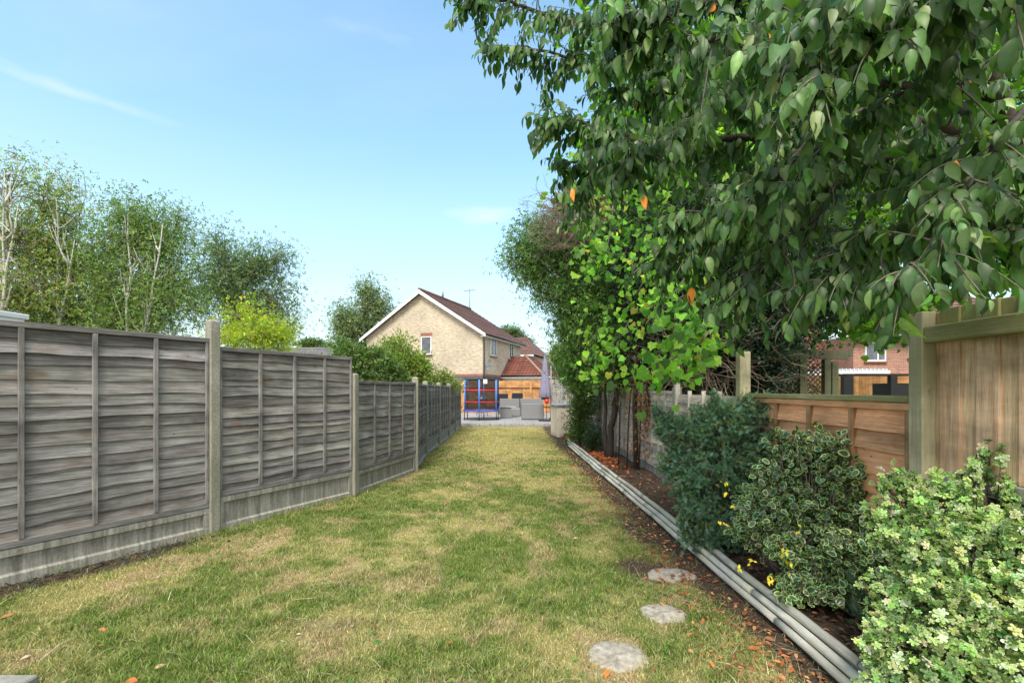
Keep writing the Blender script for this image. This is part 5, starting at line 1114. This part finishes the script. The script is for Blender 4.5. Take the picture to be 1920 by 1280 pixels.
# small seedlings in bed
for lab, px, py, Y, T, pal, s in (('small grey green feathery plant on the bed soil between log edging and pale shrub', 1640, 1150, 2.75, spray, [(.10, .17, .11)], .09), ('low dark green clump on the bed near the far bend of the edging', 1110, 812, 10.6, LT['dia2'], [(.05, .09, .045)], .05)):
    q = at(px, py, Y); o = empty('bed_plant', (q[0], q[1], .07), 0, lab, 'plant'); n = 90 if T is spray else 500
    hh = .14 if T is spray else .45
    P = rng.normal(0, 1, (n, 3))*[.09, .09, hh*.3]+[0, 0, hh*.6]; P[:, 2] = np.abs(P[:, 2]); st = MB()
    for k in range(8): e = P[k]; st.tube([(0, 0, -.03), e*.5, e], [.004, .003, .002], 4)
    st.build('stems', MT['bark'], o, uv=False); scatter('foliage', T, P, nrm(P+[0, 0, .05])+rdir(n)*.4, rdir(n)*.4+[0, 0, 1], s*np.exp(rng.normal(0, .2, n)), palette(pal, [1], n), MT['small'], o)

# ------------------------------------------------------------------ fallen leaves and litter
def litter(name, pts, pal, pw, size, label, z_of, cat='fallen leaves', T='oval', tilt=.35):
    n = len(pts); P = np.c_[pts, z_of(pts[:, 0], pts[:, 1])+.010+.02*rng.random(n)]; a = rng.random(n)*2*np.pi
    D = np.c_[np.cos(a), np.sin(a), rng.normal(0, .2, n)]; nn = nrm(rng.normal(0, tilt, (n, 3))+[0, 0, 1])
    o = scatter(name, LT[T], P, D, nn, size*np.exp(rng.normal(0, .3, n)), palette(pal, pw, n), MT['dry']); return tag(o, label, cat, kind='stuff')
orange = [(.50, .19, .07), (.38, .13, .06), (.24, .11, .06), (.55, .33, .14)]
def band(n, y0, y1, off, sd):
    y = y0*(y1/y0)**rng.random(n); return np.c_[edgeX(y)+off+rng.normal(0, sd, n), y]
p = band(1500, 2.3, 12, -.28, .2); p = p[p[:, 0] < edgeX(p[:, 1])-.07]; litter('lawn_litter', p, orange, [2, 3, 3, 2], .034, 'small brown and orange fallen leaves on the lawn beside the edging', lawn_z)
p = np.c_[rng.uniform(0, 1, 2000)*.7+.08, 2.3*(13/2.3)**rng.random(2000)]; p[:, 0] += edgeX(p[:, 1]); p = p[p[:, 0] < 2.36]
litter('bed_litter', p, [(.26, .13, .08), (.16, .09, .06), (.10, .07, .05), (.40, .20, .10)], [2, 3, 4, .8], .042, 'crisp fallen leaves covering the flower bed soil', bed_z)
p = np.c_[rng.normal(1.88, .12, 800), rng.normal(9.6, .8, 800)]; p = p[(p[:, 0] > edgeX(p[:, 1])+.09) & (p[:, 0] < 2.36)]; litter('orange_leaf_drift', p, [(.60, .22, .08), (.50, .16, .07)], [1, 1], .055, 'drift of orange red leaves on the bed in front of the grey fence', bed_z)
y = rng.uniform(2.3, 14, 260); xl = np.maximum(fenceX(y)+.1, -1.1*y); p = np.c_[xl+(edgeX(y)-.1-xl)*rng.random(260), y]; litter('scattered_leaves', p, orange+[(.6, .5, .35)], [2, 2, 2, 1, 2], .03, 'sparse fallen leaves scattered over the whole lawn', lawn_z)
y = rng.uniform(3.0, 4.9, 300); p = np.c_[fenceX(y)+.08+np.abs(rng.normal(0, .16, 300)), y]; litter('dark_ground_ivy', p, [(.05, .08, .05), (.035, .045, .04), (.07, .06, .05)], [2, 2, 1], .035, 'low dark ivy leaves and litter at the foot of the left fence', lawn_z, 'ground cover')
for px, py, c, s, lab in ((1141, 1252, (.75, .22, .05), .065, 'bright orange fallen leaf in front of the nearest stepping stone'), (1083, 1007, (.72, .40, .34), .05, 'pale pink fallen leaf alone on the lawn'), (1247, 1059, (.6, .16, .16), .035, 'pink red petal lying on the farthest stepping stone'), (258, 1276, (.5, .18, .06), .08, 'brown orange curled leaf at the bottom edge of the lawn'), (290, 1253, (.62, .45, .24), .06, 'pale tan dry leaf near the bottom left of the lawn'), (27, 1149, (.42, .2, .09), .07, 'brown leaf on the grass below the left fence'), (1069, 971, (.65, .35, .25), .03, 'tiny pale leaf on the grass, farther off than the pink one'), (1575, 1272, (.75, .3, .04), .04, 'small orange leaf at the foot of the log edging')):
    q = gnd(px, py); z = lawn_z(q[0], q[1])+.028; a = random.random()*6
    o = scatter('fallen_leaf', LT['oval'], np.array([[q[0], q[1], z]]), np.array([[math.cos(a), math.sin(a), .1]]), np.array([[.1, -.35, 1]]), [s], np.array([c]), MT['dry']); tag(o, lab, 'leaf', 'single fallen leaves')

# ------------------------------------------------------------------ tidy roots: put Empties of the long fences at their own base
for nm, b in (('boundary_fence', (-3.2, 4.86, 0)), ('lap_fence', (XR, 6.6, 0)), ('orange_fence', (XR, 4.56, 0)), ('close_board_fence', (XR, 2.5, 0)), ('log_edging', (1.7, 3, 0)), ('patio_fence', (0, 27.3, .1)), ('paling_fence', (2.37, 20, .1))):
    o = bpy.data.objects[nm]; o.location = b
    for c in o.children: c.location = Vector(c.location)-Vector(b)

# ------------------------------------------------------------------ sky, sun, camera
w = bpy.data.worlds.new('World'); scn.world = w; w.use_nodes = True; nt = w.node_tree; nt.nodes.clear()
SUN_EL, SUN_AZ = 50, 192      # azimuth clockwise from +Y
sky = N(nt, 'TexSky', sky_type='NISHITA'); sky.sun_disc = False; sky.sun_elevation = R(SUN_EL); sky.sun_rotation = R(SUN_AZ); sky.altitude = 50; sky.air_density = 1.3; sky.dust_density = 1.2; sky.ozone_density = 1.6
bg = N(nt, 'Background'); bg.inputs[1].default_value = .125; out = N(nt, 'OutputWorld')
tc = N(nt, 'TexCoord'); sx = N(nt, 'SeparateXYZ'); nt.links.new(tc.outputs['Generated'], sx.inputs[0])
def mth(op, a, b=None):
    n = N(nt, 'Math', operation=op)
    for i, v in enumerate((a, b)):
        if v is None: continue
        if hasattr(v, 'links'): nt.links.new(v, n.inputs[i])
        else: n.inputs[i].default_value = v
    return n.outputs[0]
zc = mth('ADD', mth('MAXIMUM', sx.outputs[2], 0.0), .12); cb = N(nt, 'CombineXYZ'); nt.links.new(mth('DIVIDE', sx.outputs[0], zc), cb.inputs[0]); nt.links.new(mth('DIVIDE', sx.outputs[1], zc), cb.inputs[1])
mp = N(nt, 'Mapping'); mp.inputs['Scale'].default_value = (.5, 1.0, 1); mp.inputs['Location'].default_value = (5.3, 2.9, 0); mp.inputs['Rotation'].default_value = (0, 0, .25); nt.links.new(cb.outputs[0], mp.inputs[0])
cf = noise(nt, mp.outputs[0], 1.0, 7, .55, .3); cl = ramp(nt, cf, [(.52, G3(0)), (.76, G3(.6))])
hz = ramp(nt, sx.outputs[2], [(0.0, G3(.90)), (.10, G3(.75)), (.25, G3(.48)), (.45, G3(.22)), (.8, G3(.1))])
f = mth('MAXIMUM', mth('MULTIPLY', cl, .8), hz); f = mth('MINIMUM', mth('ADD', f, mth('MULTIPLY', cl, .3)), 1.0)
back = ramp(nt, mth('ADD', mth('MULTIPLY', sx.outputs[1], -.5), .5), [(.42, G3(0)), (.62, G3(.93))]);   # bright white sky half added behind the camera as neutral fill light
skc = mixc(nt, sky.outputs[0], (.70, 1.07, 1.11), 1.0, 'MULTIPLY')
def patch(cx, cy, cz, sxx, szz, seed, amt):
    v = N(nt, 'VectorMath', operation='SUBTRACT'); nt.links.new(tc.outputs['Generated'], v.inputs[0]); v.inputs[1].default_value = (cx, cy, cz)
    m_ = N(nt, 'Mapping'); m_.inputs['Scale'].default_value = (sxx, 3, szz); nt.links.new(v.outputs[0], m_.inputs[0])
    l = N(nt, 'VectorMath', operation='LENGTH'); nt.links.new(m_.outputs[0], l.inputs[0])
    m2 = N(nt, 'Mapping'); m2.inputs['Scale'].default_value = (5, 5, 18); m2.inputs['Location'].default_value = (seed, 0, 0); nt.links.new(tc.outputs['Generated'], m2.inputs[0])
    n_ = noise(nt, m2.outputs[0], 1.5, 6, .6, .4); return ramp(nt, mth('ADD', l.outputs['Value'], mth('MULTIPLY', n_, .9)), [(.35, G3(amt)), (1.0, G3(0))])
# soft wisps: a bright low cloud beyond the hawthorn, one long streak to the left, a veil high in the middle and a low bank over the house
for a_ in ((-.05, .93, .355, 4.2, 11, 1, .85), (-.62, .66, .425, 1.6, 30, 2, .6), (-.30, .8, .60, 1.5, 14, 4, .35), (-.10, .99, .21, 2.2, 10, 7, .8), (-.25, .95, .15, 2.0, 12, 9, .7)): f = mth('MAXIMUM', f, patch(*a_))
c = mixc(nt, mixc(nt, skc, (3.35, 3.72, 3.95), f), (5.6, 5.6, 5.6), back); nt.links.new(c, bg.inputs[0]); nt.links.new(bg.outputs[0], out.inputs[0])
sl_ = bpy.data.lights.new('sun', 'SUN'); sl_.energy = 2.1; sl_.angle = R(22); sl_.color = (1, .93, .83); so = bpy.data.objects.new('sun', sl_); col.objects.link(so)
dv = Vector((math.sin(R(SUN_AZ))*math.cos(R(SUN_EL)), math.cos(R(SUN_AZ))*math.cos(R(SUN_EL)), math.sin(R(SUN_EL)))); so.rotation_euler = dv.to_track_quat('Z', 'Y').to_euler()
cd = bpy.data.cameras.new('camera'); cam = bpy.data.objects.new('camera', cd); col.objects.link(cam); cam.location = (0, 0, H); cam.rotation_euler = (R(90), 0, 0)
cd.sensor_width = 36; cd.lens = F/1920*36; cd.shift_y = (HY-640)/1920; cd.clip_end = 3000; cd.clip_start = .05; scn.camera = cam
scn.render.engine = 'CYCLES'; scn.cycles.max_bounces = 8; scn.cycles.transparent_max_bounces = 12
vs_ = scn.view_settings; vs_.view_transform = 'Standard'; vs_.look = 'None'; vs_.exposure = 1.22; vs_.gamma = 1
